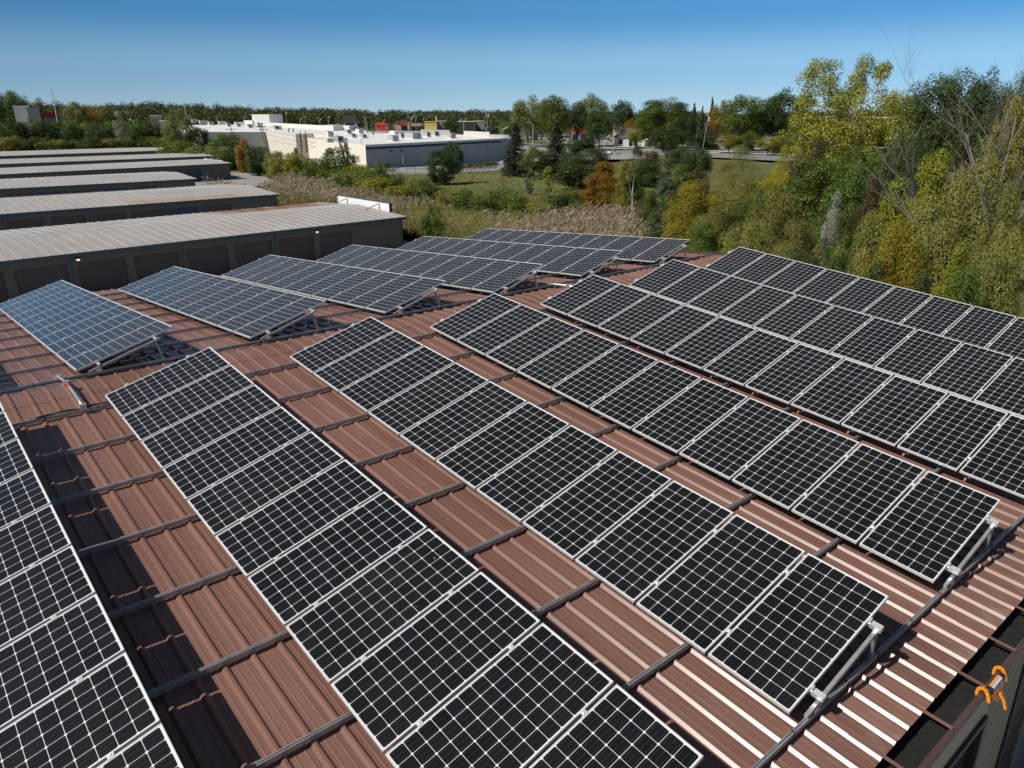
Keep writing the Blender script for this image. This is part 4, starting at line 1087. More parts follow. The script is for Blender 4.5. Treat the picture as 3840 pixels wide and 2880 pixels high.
# ------------------------------------------------------------------ vegetation
def leafquads(C, Nn, L, Wd, rng, axis=None):
    """diamond leaves: centres C, normals Nn, length/width arrays"""
    n = len(C)
    if axis is None: axis = rng.normal(size=(n, 3))
    Nn = Nn / (np.linalg.norm(Nn, axis=1, keepdims=True) + 1e-9)
    axis = axis - (axis * Nn).sum(1, keepdims=True) * Nn
    axis /= np.linalg.norm(axis, axis=1, keepdims=True) + 1e-9
    side = np.cross(Nn, axis)
    L = np.broadcast_to(L, (n,))[:, None] * .5; Wd = np.broadcast_to(Wd, (n,))[:, None] * .5
    V = np.stack([C - axis * L, C + side * Wd - axis * L * .1, C + axis * L, C - side * Wd - axis * L * .1], 1).reshape(-1, 3)
    Q = np.arange(4 * n).reshape(n, 4)
    return V, Q

def unit(rng, n):
    v = rng.normal(size=(n, 3)); return v / np.linalg.norm(v, axis=1, keepdims=True)

def crown(seed, nclump, nleaf, leafL, leafW, shape='round', crad=(.10, .19), droop=0., stretch=(1, 1, 1), base=.12, spread=.55, asp=1.0):
    rng = np.random.default_rng(seed)
    # a few big lobes give the outline its bumps
    lob = []
    for i in range(7):
        a = rng.uniform(0, 2 * np.pi); lob.append((np.array([np.cos(a), np.sin(a), rng.uniform(-.6, .9)]), rng.uniform(.75, 1.12)))
    Cs = []; Rs = []
    while len(Cs) < nclump:
        d = unit(rng, 1)[0]
        if shape == 'round':
            k = 1.
            for (l, s) in lob:
                w = max(0, d @ (l / np.linalg.norm(l))) ** 6; k = k * (1 - w) + s * w
            r = k * rng.uniform(.45, 1.0) ** .6
            zc, rzv = base + (1 - base) * .52, (1 - base) * .48
            rad = rng.uniform(*crad)
            rr_ = max(.05, .5 - rad * .75)
            p = np.array([d[0] * r * rr_, d[1] * r * rr_, zc + d[2] * r * (rzv - rad * .5)])
        elif shape == 'bush':
            k = 1.
            for (l, s) in lob:
                w = max(0, d @ (l / np.linalg.norm(l))) ** 5; k = k * (1 - w) + s * w
            r = k * rng.uniform(.4, 1.0) ** .55; rad = rng.uniform(*crad)
            p = np.array([d[0] * r * (.5 - rad * .7), d[1] * r * (.5 - rad * .7), .40 + d[2] * r * (.60 - rad * .6)])
            if p[2] < .03: p[2] = rng.uniform(.03, .25)
        elif shape == 'column':
            z = rng.uniform(base, 1); prof = math.sin(math.pi * min(1, max(.06, ((z - base) / (1 - base))) ** .75)) ** .7
            a = rng.uniform(0, 2 * np.pi); rad = rng.uniform(*crad); r = (.5 - rad * .7) * prof * rng.uniform(.3, 1) ** .6
            p = np.array([math.cos(a) * r, math.sin(a) * r, min(z, 1 - rad * .5)])
        elif shape == 'towers':       # several upright leaders with gaps between them (cottonwood)
            tw_ = [(-.22, -.05, .99), (.14, .06, 1.0), (.33, -.12, .80), (-.38, .1, .70), (0, -.25, .82), (-.05, .28, .85), (.28, .25, .72)]
            x0, y0, top = tw_[rng.choice(7, p=[.24, .25, .13, .1, .1, .1, .08])]
            z = .12 + (top - .15) * rng.random() ** .75; rad = rng.uniform(*crad) * (1.15 - .3 * z)
            rr_ = .22 * (1 - (z / top) ** 3.2) + .055; a = rng.uniform(0, 2 * np.pi); q = rr_ * rng.uniform(.2, 1) ** .5
            p = np.array([x0 * (.35 + .65 * min(1, z * 1.3)) + math.cos(a) * q, y0 * (.35 + .65 * z) + math.sin(a) * q, z])
        Cs.append(p); Rs.append(rad)
    Cs = np.array(Cs); Rs = np.array(Rs); Cs[:, 2] *= asp
    wgt = Rs ** 2; wgt /= wgt.sum()
    idx = rng.choice(nclump, size=nleaf, p=wgt)
    dv = unit(rng, nleaf); dv[:, 2] = np.where(rng.random(nleaf) < .35, np.abs(dv[:, 2]), dv[:, 2])
    rr_ = rng.random(nleaf) ** .26
    Cn = Cs[idx] + dv * (Rs[idx] * rr_)[:, None] * np.array(stretch)
    Cn[:, 2] = np.maximum(Cn[:, 2], .004)
    Nn = dv * (spread + .45) + rng.normal(size=(nleaf, 3)) * .42 + np.array([0, 0, .45])
    ax = rng.normal(size=(nleaf, 3)) + np.array([0, 0, -droop]) + dv * .6
    sz = rng.uniform(.7, 1.25, nleaf)
    V, Q = leafquads(Cn, Nn, leafL * sz, leafW * sz, rng, ax)
    ct_ = rng.beta(2, 2, nclump)
    tint = np.repeat(np.clip(ct_[idx] + rng.normal(size=nleaf) * .10, 0, 1), 4)
    V[:, 2] /= asp; Cs = Cs / np.array([1, 1, asp])
    return V, Q, tint, Cs

def spruce_crown(seed, nleaf=9000, droop=.35, ragged=.25, power=.85):
    rng = np.random.default_rng(seed); Vs = []; C = []; A = []; T = []
    z = .03
    while z < .985:
        Rz = .5 * (1 - z) ** power * rng.uniform(.8, 1.0)
        for k in range(int(5 + 9 * (1 - z))):
            a = rng.uniform(0, 2 * np.pi); L = Rz * rng.uniform(1 - ragged, 1.05) + .012
            n = int(14 + 90 * L)
            s = rng.random(n) ** .7
            up = rng.uniform(-.1, .15)
            p = np.stack([np.cos(a) * L * s, np.sin(a) * L * s, z + up * L * s * .5 - droop * .30 * L * s ** 2], 1)
            p += rng.normal(size=(n, 3)) * np.array([.018, .018, .010]) * (.5 + s[:, None])
            ax = np.tile([np.cos(a), np.sin(a), -droop], (n, 1)) + rng.normal(size=(n, 3)) * .45
            C.append(p); A.append(ax); T.append(np.full(n, rng.beta(2, 2)))
        z += rng.uniform(.014, .030)
    C = np.concatenate(C); A = np.concatenate(A); T = np.concatenate(T)
    Nn = rng.normal(size=C.shape) * .5 + np.array([0, 0, .8])
    V, Q = leafquads(C, Nn, rng.uniform(.028, .055, len(C)), rng.uniform(.010, .02, len(C)), rng, A)
    V[:, 2] = np.maximum(V[:, 2], .002)
    return V, Q, np.repeat(T, 4), None

def trunk_mesh(Cs, seed, rad=.018, top=.6, nl=9):
    rng = random.Random(seed); mb = MB()
    pts = [(0, 0, -.01)]; 
    for i in range(1, 6): pts.append((rng.uniform(-.015, .015) * i, rng.uniform(-.015, .015) * i, top * i / 5))
    mb.tube(pts, [rad * (1 - .13 * i) for i in range(6)], 7)
    if Cs is not None:
        for i in range(nl):
            c = Cs[rng.randrange(len(Cs))]; j = rng.randrange(1, 5); p = Vector(pts[j]); q = Vector(c)
            if q.z < p.z: q.z = p.z + .05
            mid = p.lerp(q, .5) + Vector((rng.uniform(-.02, .02), rng.uniform(-.02, .02), .02))
            mb.tube([p, mid, q], [rad * .5, rad * .33, rad * .12], 5)
    return mb

KINDS = {}
def proto(key, mesh, trunk_args=None, bark='bark'):
    V, Q, tint, Cs = mesh
    me = np_mesh('crown', V, Q, LM['green'], tint)
    tr = trunk_mesh(Cs, hash(key) % 999 if False else sum(map(ord, key)), **(trunk_args or {})).build('trunk', MAT[bark])
    COL.objects.unlink(me); COL.objects.unlink(tr)
    KINDS[key] = (me.data, tr.data)
for i in range(3):
    proto(f'tree{i}', crown(10 + i, 80, 11000, .030, .020, 'round', (.10, .17), asp=1.35), dict(rad=.02))
    proto(f'shrub{i}', crown(20 + i, 60, 7500, .046, .024, 'bush', (.11, .2), asp=1.1), dict(rad=.012, top=.4))
    proto(f'willow{i}', crown(30 + i, 110, 56000, .026, .0098, 'bush', (.09, .18), droop=.7, stretch=(1, 1, 1.1), asp=1.6), dict(rad=.014, top=.5))
for i in range(2):
    proto(f'broad{i}', crown(40 + i, 100, 36000, .024, .015, 'bush', (.08, .16), spread=.7, asp=1.6), dict(rad=.014, top=.5))
    proto(f'fine{i}', crown(45 + i, 110, 40000, .022, .0110, 'round', (.08, .15), droop=.5, asp=1.5), dict(rad=.016))
    proto(f'column{i}', crown(50 + i, 90, 13000, .034, .024, 'column', (.10, .18), base=.05, asp=2.6), dict(rad=.02, top=.9))
    proto(f'wisp{i}', crown(55 + i, 80, 12000, .034, .008, 'column', (.10, .18), droop=.3, base=.04, asp=2.4), dict(rad=.012, top=.8))
    proto(f'spruce{i}', spruce_crown(60 + i), dict(rad=.016, top=.93, nl=0))
proto('cotton', crown(70, 320, 90000, .0125, .0100, 'towers', (.055, .105), spread=.5, asp=1.3), dict(rad=.012, top=.8, nl=26), 'birch')
proto('sparse', crown(75, 40, 2600, .03, .014, 'bush', (.08, .15), asp=1.3), dict(rad=.008, top=.8, nl=24))

CNT = {}
WIDEN = {'shrub': 1.75, 'spruce': 1.2, 'column': 1.35, 'wisp': 1.4, 'willow': 1.42, 'broad': 1.38, 'cotton': 1.05, 'tree': 1.22, 'fine': 1.25}
matcache = {}
def plant(kind, leaf, px, py_t, wpx, d, label, cat='tree', group=None, name=None, rot=None, dz=0, bark=None):
    p, _ = spot(px, d); p.z += dz
    dd = ray(px, py_t); t = d / math.hypot(dd.x, dd.y); H = CAM.z + dd.z * t - p.z
    Wm = wpx * (d / math.hypot(*ray(px, 425).xy)) / FPX
    i = CNT.get(kind, 0); CNT[kind] = i + 1
    vs = [k for k in KINDS if k.rstrip('0123456789') == kind]; key = vs[i % len(vs)]
    crd, trd = KINDS[key]
    o = empty(name or ('shrub' if cat in ('shrub', 'bush') else 'tree'), p)
    mk = (key, leaf)
    if mk not in matcache:
        c2 = crd.copy(); c2.materials.clear(); c2.materials.append(LM[leaf]); matcache[mk] = c2
    cr = bpy.data.objects.new('crown', matcache[mk]); COL.objects.link(cr); cr.parent = o
    tk = bpy.data.objects.new('trunk', trd); COL.objects.link(tk); tk.parent = o
    if rot is None: rot = (i * 2.399 + px * .01) % 6.283
    Wm *= WIDEN.get(kind, 1.25)
    o.rotation_euler.z = rot; o.scale = (Wm, Wm, H)
    tag(o, label, cat, group)
    return o

# --- dark tree belt behind the farthest storage building
rng = random.Random(11)
belt = [(-20, 446), (40, 436), (95, 434), (150, 442), (205, 445), (255, 452), (310, 440), (362, 452), (410, 447), (462, 430), (512, 446), (560, 440), (606, 462)]
adj = ['reddish-tipped', 'dark olive', 'dense green', 'low round', 'broad dark', 'olive green', 'taller dark', 'bushy green', 'uneven dark', 'big dark', 'dense shadowy', 'rounded dark', 'low dark']
place_ = ['cut by the left edge', 'below the pale block building', 'below the stair block', 'left of the long red roof', 'below the long red roof', 'right of the long red roof', 'below the yellow-green tree', 'left of the pale thin tree', 'at the pale thin tree', 'right of the pale thin tree', 'left of the pink building', 'below the pink building', 'left of the tall bright tree']
for i, (px, pt) in enumerate(belt):
    plant('tree' if i % 3 else 'shrub', 'dark' if i % 2 else 'green', px, pt + 2, rng.uniform(88, 112), 247 + rng.uniform(-6, 10), f"{adj[i]} tree behind the farthest storage roof, {place_[i]}", 'tree', 'dark trees behind the storage rows')
for i, px in enumerate((0, 70, 130, 190, 260, 330, 400, 470, 540, 600)):
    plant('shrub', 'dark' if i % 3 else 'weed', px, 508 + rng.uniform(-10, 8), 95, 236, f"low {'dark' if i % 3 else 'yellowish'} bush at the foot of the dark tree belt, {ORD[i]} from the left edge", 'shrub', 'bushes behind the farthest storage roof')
plant('wisp', 'silver', 440, 412, 46, 238, 'pale grey thin tree standing out before the dark belt', 'tree')
for (px, pt, w, d, lf, lab) in [(52, 330, 108, 400, 'green', 'tall round tree against the sky at the far left'), (150, 366, 90, 370, 'maroon', 'red-brown tree right of the tall far-left tree'), (222, 374, 80, 360, 'maroon', 'brown-tinged tree behind the white mast'), (288, 372, 104, 330, 'pale', 'yellow-green tree right of the red roof'),
        (-10, 352, 60, 390, 'dark', 'dark tree cut by the left frame edge against the sky'), (352, 388, 74, 345, 'orange', 'orange-brown tree right of the yellow-green tree'), (405, 392, 66, 330, 'green', 'bright green tree behind the pale thin tree'), (100, 376, 60, 420, 'green', 'green tree between the tall far-left tree and the red-brown one')]:
    plant('tree', lf, px, pt, w, d, lab, 'tree')
plant('tree', 'pale', 662, 402, 112, 212, 'tall bright green tree rising above the storage roofs', 'tree')
plant('tree', 'dark', 735, 470, 90, 214, 'dark half of the tall tree clump, beside the white roof', 'tree')
plant('shrub', 'green', 640, 510, 110, 205, 'light leafy bush under the tall bright tree', 'shrub')
plant('shrub', 'pale', 720, 545, 120, 196, 'vine-covered bush behind the fifth storage roof', 'shrub')
plant('shrub', 'green', 825, 484, 92, 192, 'rounded green bush tree before the shaded store wall', 'tree')
plant('shrub', 'pale', 800, 530, 80, 186, 'yellow-green bush at the foot of the rounded bush tree', 'shrub')
for (px, pt, w, d, k, lf, lab) in [(897, 512, 52, 178, 'shrub', 'orange', 'small reddish shrub below the leaning single-arm pole'), (952, 535, 78, 166, 'shrub', 'dark', 'dark green shrub before the leaning transformer poles'),
        (1010, 545, 60, 158, 'shrub', 'pale', 'light green shrub right of the leaning poles'), (1026, 562, 52, 152, 'shrub', 'yellow', 'golden yellow shrub below the cream wall'), (1085, 560, 68, 150, 'shrub', 'vine', 'yellow-green shrub before the dark doorway of the cream wall'),
        (1095, 548, 22, 160, 'column', 'green', 'small upright bush at the dark doorway'), (1166, 572, 88, 142, 'shrub', 'green', 'green shrub below the shaded pipe wall'), (1255, 540, 110, 134, 'shrub', 'green', 'largest leafy bush against the cream wall'), (1222, 552, 50, 138, 'column', 'pale', 'spiky upright shoots left of the largest bush'),
        (1330, 604, 90, 124, 'shrub', 'vine', 'yellow-topped vine bush at the grey wall corner'), (1420, 585, 50, 132, 'shrub', 'green', 'small leafy tree at the foot of the grey wall'), (1425, 618, 130, 118, 'shrub', 'green', 'broad vine-covered bush beside the swing gate'), (1305, 630, 130, 112, 'shrub', 'pale', 'low sprawling vine bush before the yellow-topped one'), (1390, 645, 120, 108, 'shrub', 'vine', 'sprawling light green bush below the broad vine bush')]:
    plant(k, lf, px, pt, w, d, lab, 'shrub')
# middle field shrubs
for (px, pt, w, d, k, lf, lab) in [(1565, 658, 120, 98, 'shrub', 'green', 'leafy bush in front of the lawn, below the swing gate'), (1480, 680, 100, 96, 'shrub', 'vine', 'yellow-green bush left of the leafy lawn bush'), (1690, 690, 110, 92, 'shrub', 'weed', 'yellowish bush in the field below the conifer pair'),
        (1740, 700, 80, 90, 'shrub', 'green', 'dark leafy bush right of the yellowish field bush'), (1815, 716, 86, 86, 'shrub', 'green', 'low bush at the edge of the reeds, left of the hollow weed tree'), (1890, 640, 90, 100, 'sparse', 'green', 'tall hollow weed tree with arching tops on the lawn edge'), (1885, 690, 120, 96, 'shrub', 'green', 'leafy base of bushes under the hollow weed tree'),
        (1950, 722, 110, 86, 'shrub', 'green', 'low green bush right of the hollow weed tree'), (2088, 712, 106, 84, 'shrub', 'dark', 'dark green bush in the reeds below the sparse sapling'), (2030, 735, 90, 80, 'shrub', 'weed', 'low olive bush left of the dark reed bush'),
        (1610, 760, 70, 74, 'shrub', 'green', 'small green bush alone among the reeds'), (1987, 640, 32, 118, 'column', 'poplar', 'small dark round-headed sapling on the lawn'), (2060, 622, 44, 122, 'column', 'yellow', 'small golden yellow tree on the lawn before the spruce'),
        (2042, 664, 58, 98, 'sparse', 'weed', 'sparse grey-green sapling with bare stems'), (2200, 750, 90, 78, 'shrub', 'weed', 'pale weedy bush left of the orange tree'), (2160, 690, 70, 100, 'shrub', 'green', 'scrubby bush at the foot of the big dark deciduous tree')]:
    plant(k, lf, px, pt, w, d, lab, 'tree' if 'tree' in lab or 'sapling' in lab else 'shrub')
plant('broad', 'dark', 1642, 556, 92, 136, 'shorter left conifer of the touching pair before the grey wall', 'tree')
plant('fine', 'dark', 1695, 524, 74, 139, 'taller right conifer of the touching pair before the grey wall', 'tree')
plant('spruce', 'spruce', 1934, 458, 132, 160, 'tall dark spruce at the right end of the store', 'tree')
plant('spruce', 'spruce', 2088, 452, 138, 158, 'tall dark spruce right of the yellow-based lamp post', 'tree')
plant('tree', 'green', 2004, 545, 112, 152, 'round green tree between the two tall spruces', 'tree')
plant('broad', 'dark', 2205, 488, 165, 138, 'big dark deciduous tree right of the spruces', 'tree')
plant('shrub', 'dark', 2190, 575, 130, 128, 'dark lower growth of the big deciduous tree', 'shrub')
# across the road
for (px, pt, w, d, k, lf, lab) in [(1980, 352, 130, 330, 'tree', 'pale', 'big pale-branched tree left of the spruce tops'), (2078, 346, 120, 320, 'tree', 'green', 'big tree with a pointed top above the right spruce'), (2032, 372, 90, 345, 'tree', 'orange', 'brownish tree between the two big pale-branched trees'), (1910, 420, 80, 350, 'tree', 'dark', 'dark tree behind the end of the store'), (1895, 448, 52, 300, 'tree', 'pale', 'bright green tree above the double-arm lamp'),
        (1850, 440, 56, 330, 'tree', 'dark', 'dark tree behind the pole with twin transformers'), (1690, 440, 62, 400, 'tree', 'dark', 'dark leafy tree between the yellow and brown shops'), (2165, 372, 70, 330, 'tree', 'dark', 'dark narrow tree left of the bright roadside tree'), (2225, 346, 130, 335, 'tree', 'pale', 'bright green tall tree behind the dark maple'), (2250, 402, 110, 300, 'tree', 'dark', 'very dark maple behind the roadside lamp'),
        (2336, 366, 88, 360, 'tree', 'dark', 'tall dark tree above the white-edged flat roof'), (2370, 440, 60, 350, 'tree', 'orange', 'small orange-tinged tree at the white house roof'), (2390, 478, 70, 322, 'tree', 'vine', 'low yellow-green tree overhanging the white house'), (2490, 356, 190, 318, 'fine', 'green', 'wide feathery tree across the road against the sky'), (2440, 390, 100, 325, 'tree', 'green', 'green tree at the left shoulder of the wide feathery tree'), (2570, 420, 90, 300, 'tree', 'dark', 'dark tree right of the wide feathery tree'),
        (2603, 385, 46, 340, 'spruce', 'spruce', 'dark conifer top left of the roadside pole'), (2634, 396, 36, 345, 'spruce', 'spruce', 'smaller conifer top beside the roadside pole'), (2668, 362, 40, 330, 'spruce', 'spruce', 'ragged blue conifer with a bent tip'), (2700, 372, 72, 320, 'tree', 'orange', 'brown-orange tree left of the wide dark crowns'), (2790, 345, 170, 300, 'tree', 'green', 'widest green crown right of the roadside pole'), (2925, 326, 160, 310, 'tree', 'dark', 'tall dark crown left of the yellow cottonwood'), (2870, 370, 110, 305, 'tree', 'dark', 'dark crown between the two widest roadside crowns'),
        (2660, 470, 70, 310, 'shrub', 'spruce', 'dark blue-green bush behind the leaning roadside pole'), (2745, 498, 92, 285, 'tree', 'vine', 'low yellow-green tree across the road, left one'), (2815, 492, 80, 285, 'tree', 'green', 'low green tree across the road, middle one'), (2895, 505, 90, 272, 'tree', 'vine', 'flat-topped small tree with visible trunk across the road'), (2960, 500, 90, 290, 'shrub', 'dark', 'dark bush behind the flat-topped small tree'),
        (2510, 466, 140, 235, 'tree', 'dark', 'dark tree on the near side of the road'), (2515, 460, 56, 236, 'tree', 'pale', 'bright top of the near roadside tree'), (2560, 545, 70, 225, 'shrub', 'dark', 'dark bush under the near roadside tree'), (2398, 540, 52, 150, 'column', 'poplar', 'pale-leaved young tree before the road'), (2445, 548, 62, 146, 'shrub', 'maroon', 'reddish scrub right of the pale-leaved young tree'), (2440, 580, 90, 140, 'shrub', 'dark', 'dark scrub below the pale-leaved young tree'),
        (2625, 530, 116, 128, 'tree', 'dark', 'round dark bush beside the road, below the leaning pole'), (2640, 625, 70, 100, 'shrub', 'maroon', 'maroon shrub below the round dark bush'), (2525, 590, 84, 112, 'column', 'poplar', 'glossy upright young tree left of the round dark bush')]:
    plant(k, lf, px, pt, w, d, lab, 'shrub' if ('bush' in lab or 'scrub' in lab or 'shrub' in lab) else 'tree')
# orange sumac and birch group
plant('broad', 'orange', 2275, 598, 150, 92, 'orange-brown autumn tree beside the white birch stem', 'tree')
plant('broad', 'green', 2385, 640, 120, 88, 'dark green bush right of the orange tree', 'shrub')
plant('column', 'yellow', 2352, 590, 60, 86, 'yellow-green birch crown with orange tips', 'tree')
bt, _ = spot(2388, 84)
bo = empty('tree', bt); tag(bo, 'slim white birch stem before the orange autumn tree', 'tree')
MB().tube([(0, 0, 0), (.1, .05, 2), (.05, .1, 4), (.25, .1, 5.6)], [.07, .06, .045, .02], 6).tube([(.06, .08, 3.2), (-.5, .1, 4.6), (-.8, .2, 5.4)], [.03, .022, .01], 5).build('trunk', MAT['birch'], bo)
plant('shrub', 'vine', 2330, 735, 60, 80, 'yellow shrub at the foot of the white birch', 'shrub')
plant('broad', 'maroon', 2440, 735, 90, 76, 'reddish scrub at the reed edge right of the birch', 'shrub')
# right-hand thicket, back to front
R_ = [('cotton', 'yellow', 3175, 218, 450, 82, 'tall yellow-green cottonwood with two leaders against the sky', 'tree'),
 ('fine', 'dark', 3520, 240, 290, 92, 'dark feathery locust tree behind the grey dead tree', 'tree'), ('fine', 'dark', 3700, 226, 200, 88, 'dark feathery locust tree near the right edge', 'tree'), ('fine', 'dark', 3860, 250, 220, 86, 'dark locust tree cut by the right edge', 'tree'), ('fine', 'green', 3390, 350, 150, 90, 'green locust shoulder left of the dead tree', 'tree'), ('fine', 'vine', 3355, 322, 90, 94, 'yellowish treetop right of the cottonwood', 'tree'),
 ('broad', 'maroon', 3080, 500, 190, 66, 'brown-topped bush below the yellow cottonwood', 'shrub'), ('broad', 'green', 3060, 570, 240, 62, 'leafy green bush under the brown-topped bush', 'shrub'), ('fine', 'green', 3270, 520, 240, 66, 'bright feathery green tree below the cottonwood right side', 'tree'), ('fine', 'dark', 3450, 480, 240, 62, 'dark growth behind the lower dead branches', 'tree'), ('broad', 'green', 3240, 610, 220, 56, 'leafy green bush with maroon sprigs beside it', 'shrub'),
 ('broad', 'maroon', 3320, 640, 110, 52, 'small maroon bush above the yellow vine bank', 'shrub'),
 ('wisp', 'willow', 2800, 535, 130, 80, 'feathery pale green tree before the road', 'tree'), ('wisp', 'willow', 2745, 600, 110, 78, 'lower feathery tree left of the pale green one', 'tree'), ('wisp', 'yellowwillow', 2962, 535, 80, 76, 'wispy yellow-green sapling before the brown-topped bush', 'tree'), ('willow', 'willow', 2850, 640, 230, 70, 'wide pale willow bush below the feathery tree', 'shrub'), ('willow', 'yellowwillow', 2935, 620, 130, 66, 'yellowish willow bush below the wispy sapling', 'shrub'),
 ('broad', 'green', 2575, 600, 170, 74, 'tall leafy thicket left of the yellow willow', 'shrub'), ('column', 'poplar', 2520, 660, 110, 62, 'glossy dark poplar thicket at the end of the roof', 'tree'), ('broad', 'green', 2470, 700, 110, 68, 'mid green bush left of the glossy poplar', 'shrub'),
 ('willow', 'yellowwillow', 2640, 655, 200, 60, 'bright yellow-green willow bush beyond the roof corner', 'shrub'), ('broad', 'green', 2880, 690, 170, 58, 'glossy leafed bush amid the willows', 'shrub'), ('willow', 'willow', 2750, 740, 200, 54, 'olive willow bush right of the yellow willow', 'shrub'), ('willow', 'willow', 2960, 700, 210, 50, 'large olive willow bush left of the silver shrub', 'shrub'), ('willow', 'willow', 2860, 800, 220, 45, 'rounded olive willow bush low behind the roof end', 'shrub'), ('willow', 'willow', 3060, 800, 200, 42, 'rounded olive willow bush below the large olive one', 'shrub'), ('broad', 'green', 2680, 820, 170, 50, 'shady leafy bush at the far roof corner', 'shrub'),
 ('broad', 'silver', 3180, 690, 90, 43, 'silvery grey-leaved shrub in the middle of the thicket', 'shrub'), ('broad', 'green', 3245, 735, 110, 40, 'glossy green bush right of the silver shrub', 'shrub'),
 ('broad', 'vine', 3410, 640, 220, 46, 'golden vine bank below the lower dead branches', 'shrub'), ('broad', 'vine', 3560, 540, 220, 50, 'yellow-leaved vine mound at the foot of the dead tree', 'shrub'), ('broad', 'vine', 3760, 470, 260, 46, 'orange-yellow vine mound climbing the right dead trunk', 'shrub'), ('broad', 'yellow', 3800, 330, 150, 60, 'yellow vine foliage around the upper right trunk', 'shrub'),
 ('willow', 'willow', 3730, 560, 260, 38, 'pale willow crown high at the right edge', 'shrub'), ('willow', 'willow', 3560, 690, 230, 37, 'olive willow right of the golden vine bank', 'shrub'), ('willow', 'willow', 3330, 770, 230, 35, 'large pale olive willow in front of the thicket', 'shrub'), ('willow', 'yellowwillow', 3470, 800, 230, 33, 'yellow-tinged willow in the front of the thicket', 'shrub'), ('willow', 'willow', 3650, 780, 250, 34, 'pale willow bush second from the right edge', 'shrub'), ('willow', 'willow', 3850, 640, 150, 36, 'olive willow cut by the right edge, above the low one', 'shrub'),
 ('broad', 'vine', 3700, 880, 170, 32, 'yellow-leaved bush over the dark gap at right', 'shrub'), ('broad', 'dark', 3230, 930, 170, 31, 'low shaded bush behind the last panel row', 'shrub'), ('broad', 'dark', 3580, 1000, 170, 29, 'low growth darkened as shade close behind the last panel row at right', 'shrub'), ('broad', 'green', 3760, 985, 190, 29, 'bright green bush close behind the panels at right', 'shrub'), ('willow', 'willow', 3880, 820, 200, 31, 'willow bush cut by the right edge, low down', 'shrub'), ('broad', 'dark', 3380, 960, 190, 30, 'shadowy low bush behind the middle of the last row', 'shrub'), ('broad', 'dark', 3060, 920, 190, 36, 'shadowy low bush below the rounded willows', 'shrub')]  # low bushes in dark leaf colour stand in for shade at the thicket's foot
for a in R_:
    plant(a[0], a[1], a[2], a[3], a[4], a[5], a[6], a[7], rot=-1.12 if a[0] == 'cotton' else None)

# --- dead trees
def dead(px, d, pts_top, label, seed, lean=(0, 0), H=None, r0=.16, depth=5, spread=.65):
    p, _ = spot(px, d); rng = random.Random(seed); o = empty('dead_tree', p); tag(o, label, 'tree')
    dd = ray(px, pts_top); t = d / math.hypot(dd.x, dd.y); Ht = CAM.z + dd.z * t - p.z
    mb = MB(); tr = MB(); h = dirh(px); rt = Vector((h.y, -h.x, 0))
    def grow(a, dv, L, r, lev, target):
        n = 4; pts = [a]; q = dv.copy(); 
        for i in range(n):
            q = (q + Vector((rng.uniform(-1, 1), rng.uniform(-1, 1), rng.uniform(-.3, .7))) * .16).normalized(); pts.append(pts[-1] + q * L / n)
        target.tube(pts, [r * (1 - .45 * i / n) for i in range(n + 1)], 5 if lev < 2 else 3)
        if lev >= depth: return
        for k in range(rng.choice((2, 3, 3)) if lev else 6):
            i = rng.randrange(1, n + 1); q2 = (q + Vector((rng.uniform(-1, 1), rng.uniform(-1, 1), rng.uniform(-.2, .8))) * spread * 1.5).normalized()
            grow(pts[i], q2, L * rng.uniform(.45, .72), r * (1 - .45 * i / n) * .62, lev + 1, mb)
    dv0 = (Vector((0, 0, 1)) + rt * lean[0] + h * lean[1]).normalized()
    grow(Vector((0, 0, 0)), dv0, Ht * .52, r0, 0, tr)
    tr.build('trunk', MAT['deadbark'], o); mb.build('branch', MAT['deadbark'], o)
dead(3532, 60, 225, 'grey dead tree with forked bare branches before the dark locusts', 3, (-.05, 0), r0=.11)
dead(3420, 52, 575, 'low bare grey branches above the golden vine bank', 8, (-.3, 0), r0=.03, spread=1.0)
dead(3792, 46, 150, 'thick-trunked dead tree wrapped in yellow vines near the right edge', 14, (.05, 0), r0=.17)
dead(3850, 40, -60, 'tall bare tree reaching into the sky at the right edge', 21, (-.06, 0), r0=.17, spread=.55)
# --- reeds, weeds, far wood: too many to count
def inpoly(P, poly):
    x, y = P[:, 0], P[:, 1]; ins = np.zeros(len(P), bool); j = len(poly) - 1
    for i in range(len(poly)):
        xi, yi = poly[i]; xj, yj = poly[j]
        c_ = ((yi > y) != (yj > y)) & (x < (xj - xi) * (y - yi) / (yj - yi + 1e-12) + xi); ins ^= c_; j = i
    return ins
def scatter(poly, dens, rng):
    a = np.array(poly); lo, hi = a.min(0), a.max(0); n = int((hi - lo).prod() * dens)
    P = rng.random((n, 2)) * (hi - lo) + lo; return P[inpoly(P, poly)]
def fbm(P, s, seed):
    r = np.random.default_rng(seed); out = np.zeros(len(P)); amp = 1
    for o_ in range(4):
        for k in range(3):
            a = r.uniform(0, 6.28); ph = r.uniform(0, 6.28); f = s * 2 ** o_ * r.uniform(.7, 1.3)
            out += amp * np.sin((P[:, 0] * math.cos(a) + P[:, 1] * math.sin(a)) * f + ph) / 3
        amp *= .6
    return out
rng = np.random.default_rng(77)
xy = lambda p: (p.x, p.y)
reed_poly = [xy(at(*p, 2.7)) for p in [(905, 700), (985, 668), (1040, 645), (1110, 640), (1220, 668), (1360, 690), (1480, 716), (1560, 726), (1700, 748), (1830, 770), (1960, 775), (2080, 782), (2260, 775), (2420, 780), (2490, 840)]] + [(46, 26), (34, 20), (27, 24), (27, 28), (38.6, 29), (38.8, 110)]
P = scatter(reed_poly, 12, rng)
zt_ = np.array([tz(x) for x in P[:, 0]])
nR = len(P); f1 = fbm(P, .16, 1); f2 = fbm(P, .5, 2)
h = 2.35 + .35 * f1 + rng.normal(size=nR) * .22
nearroof = np.clip((P[:, 1] - 30) / 25, 0, 1)
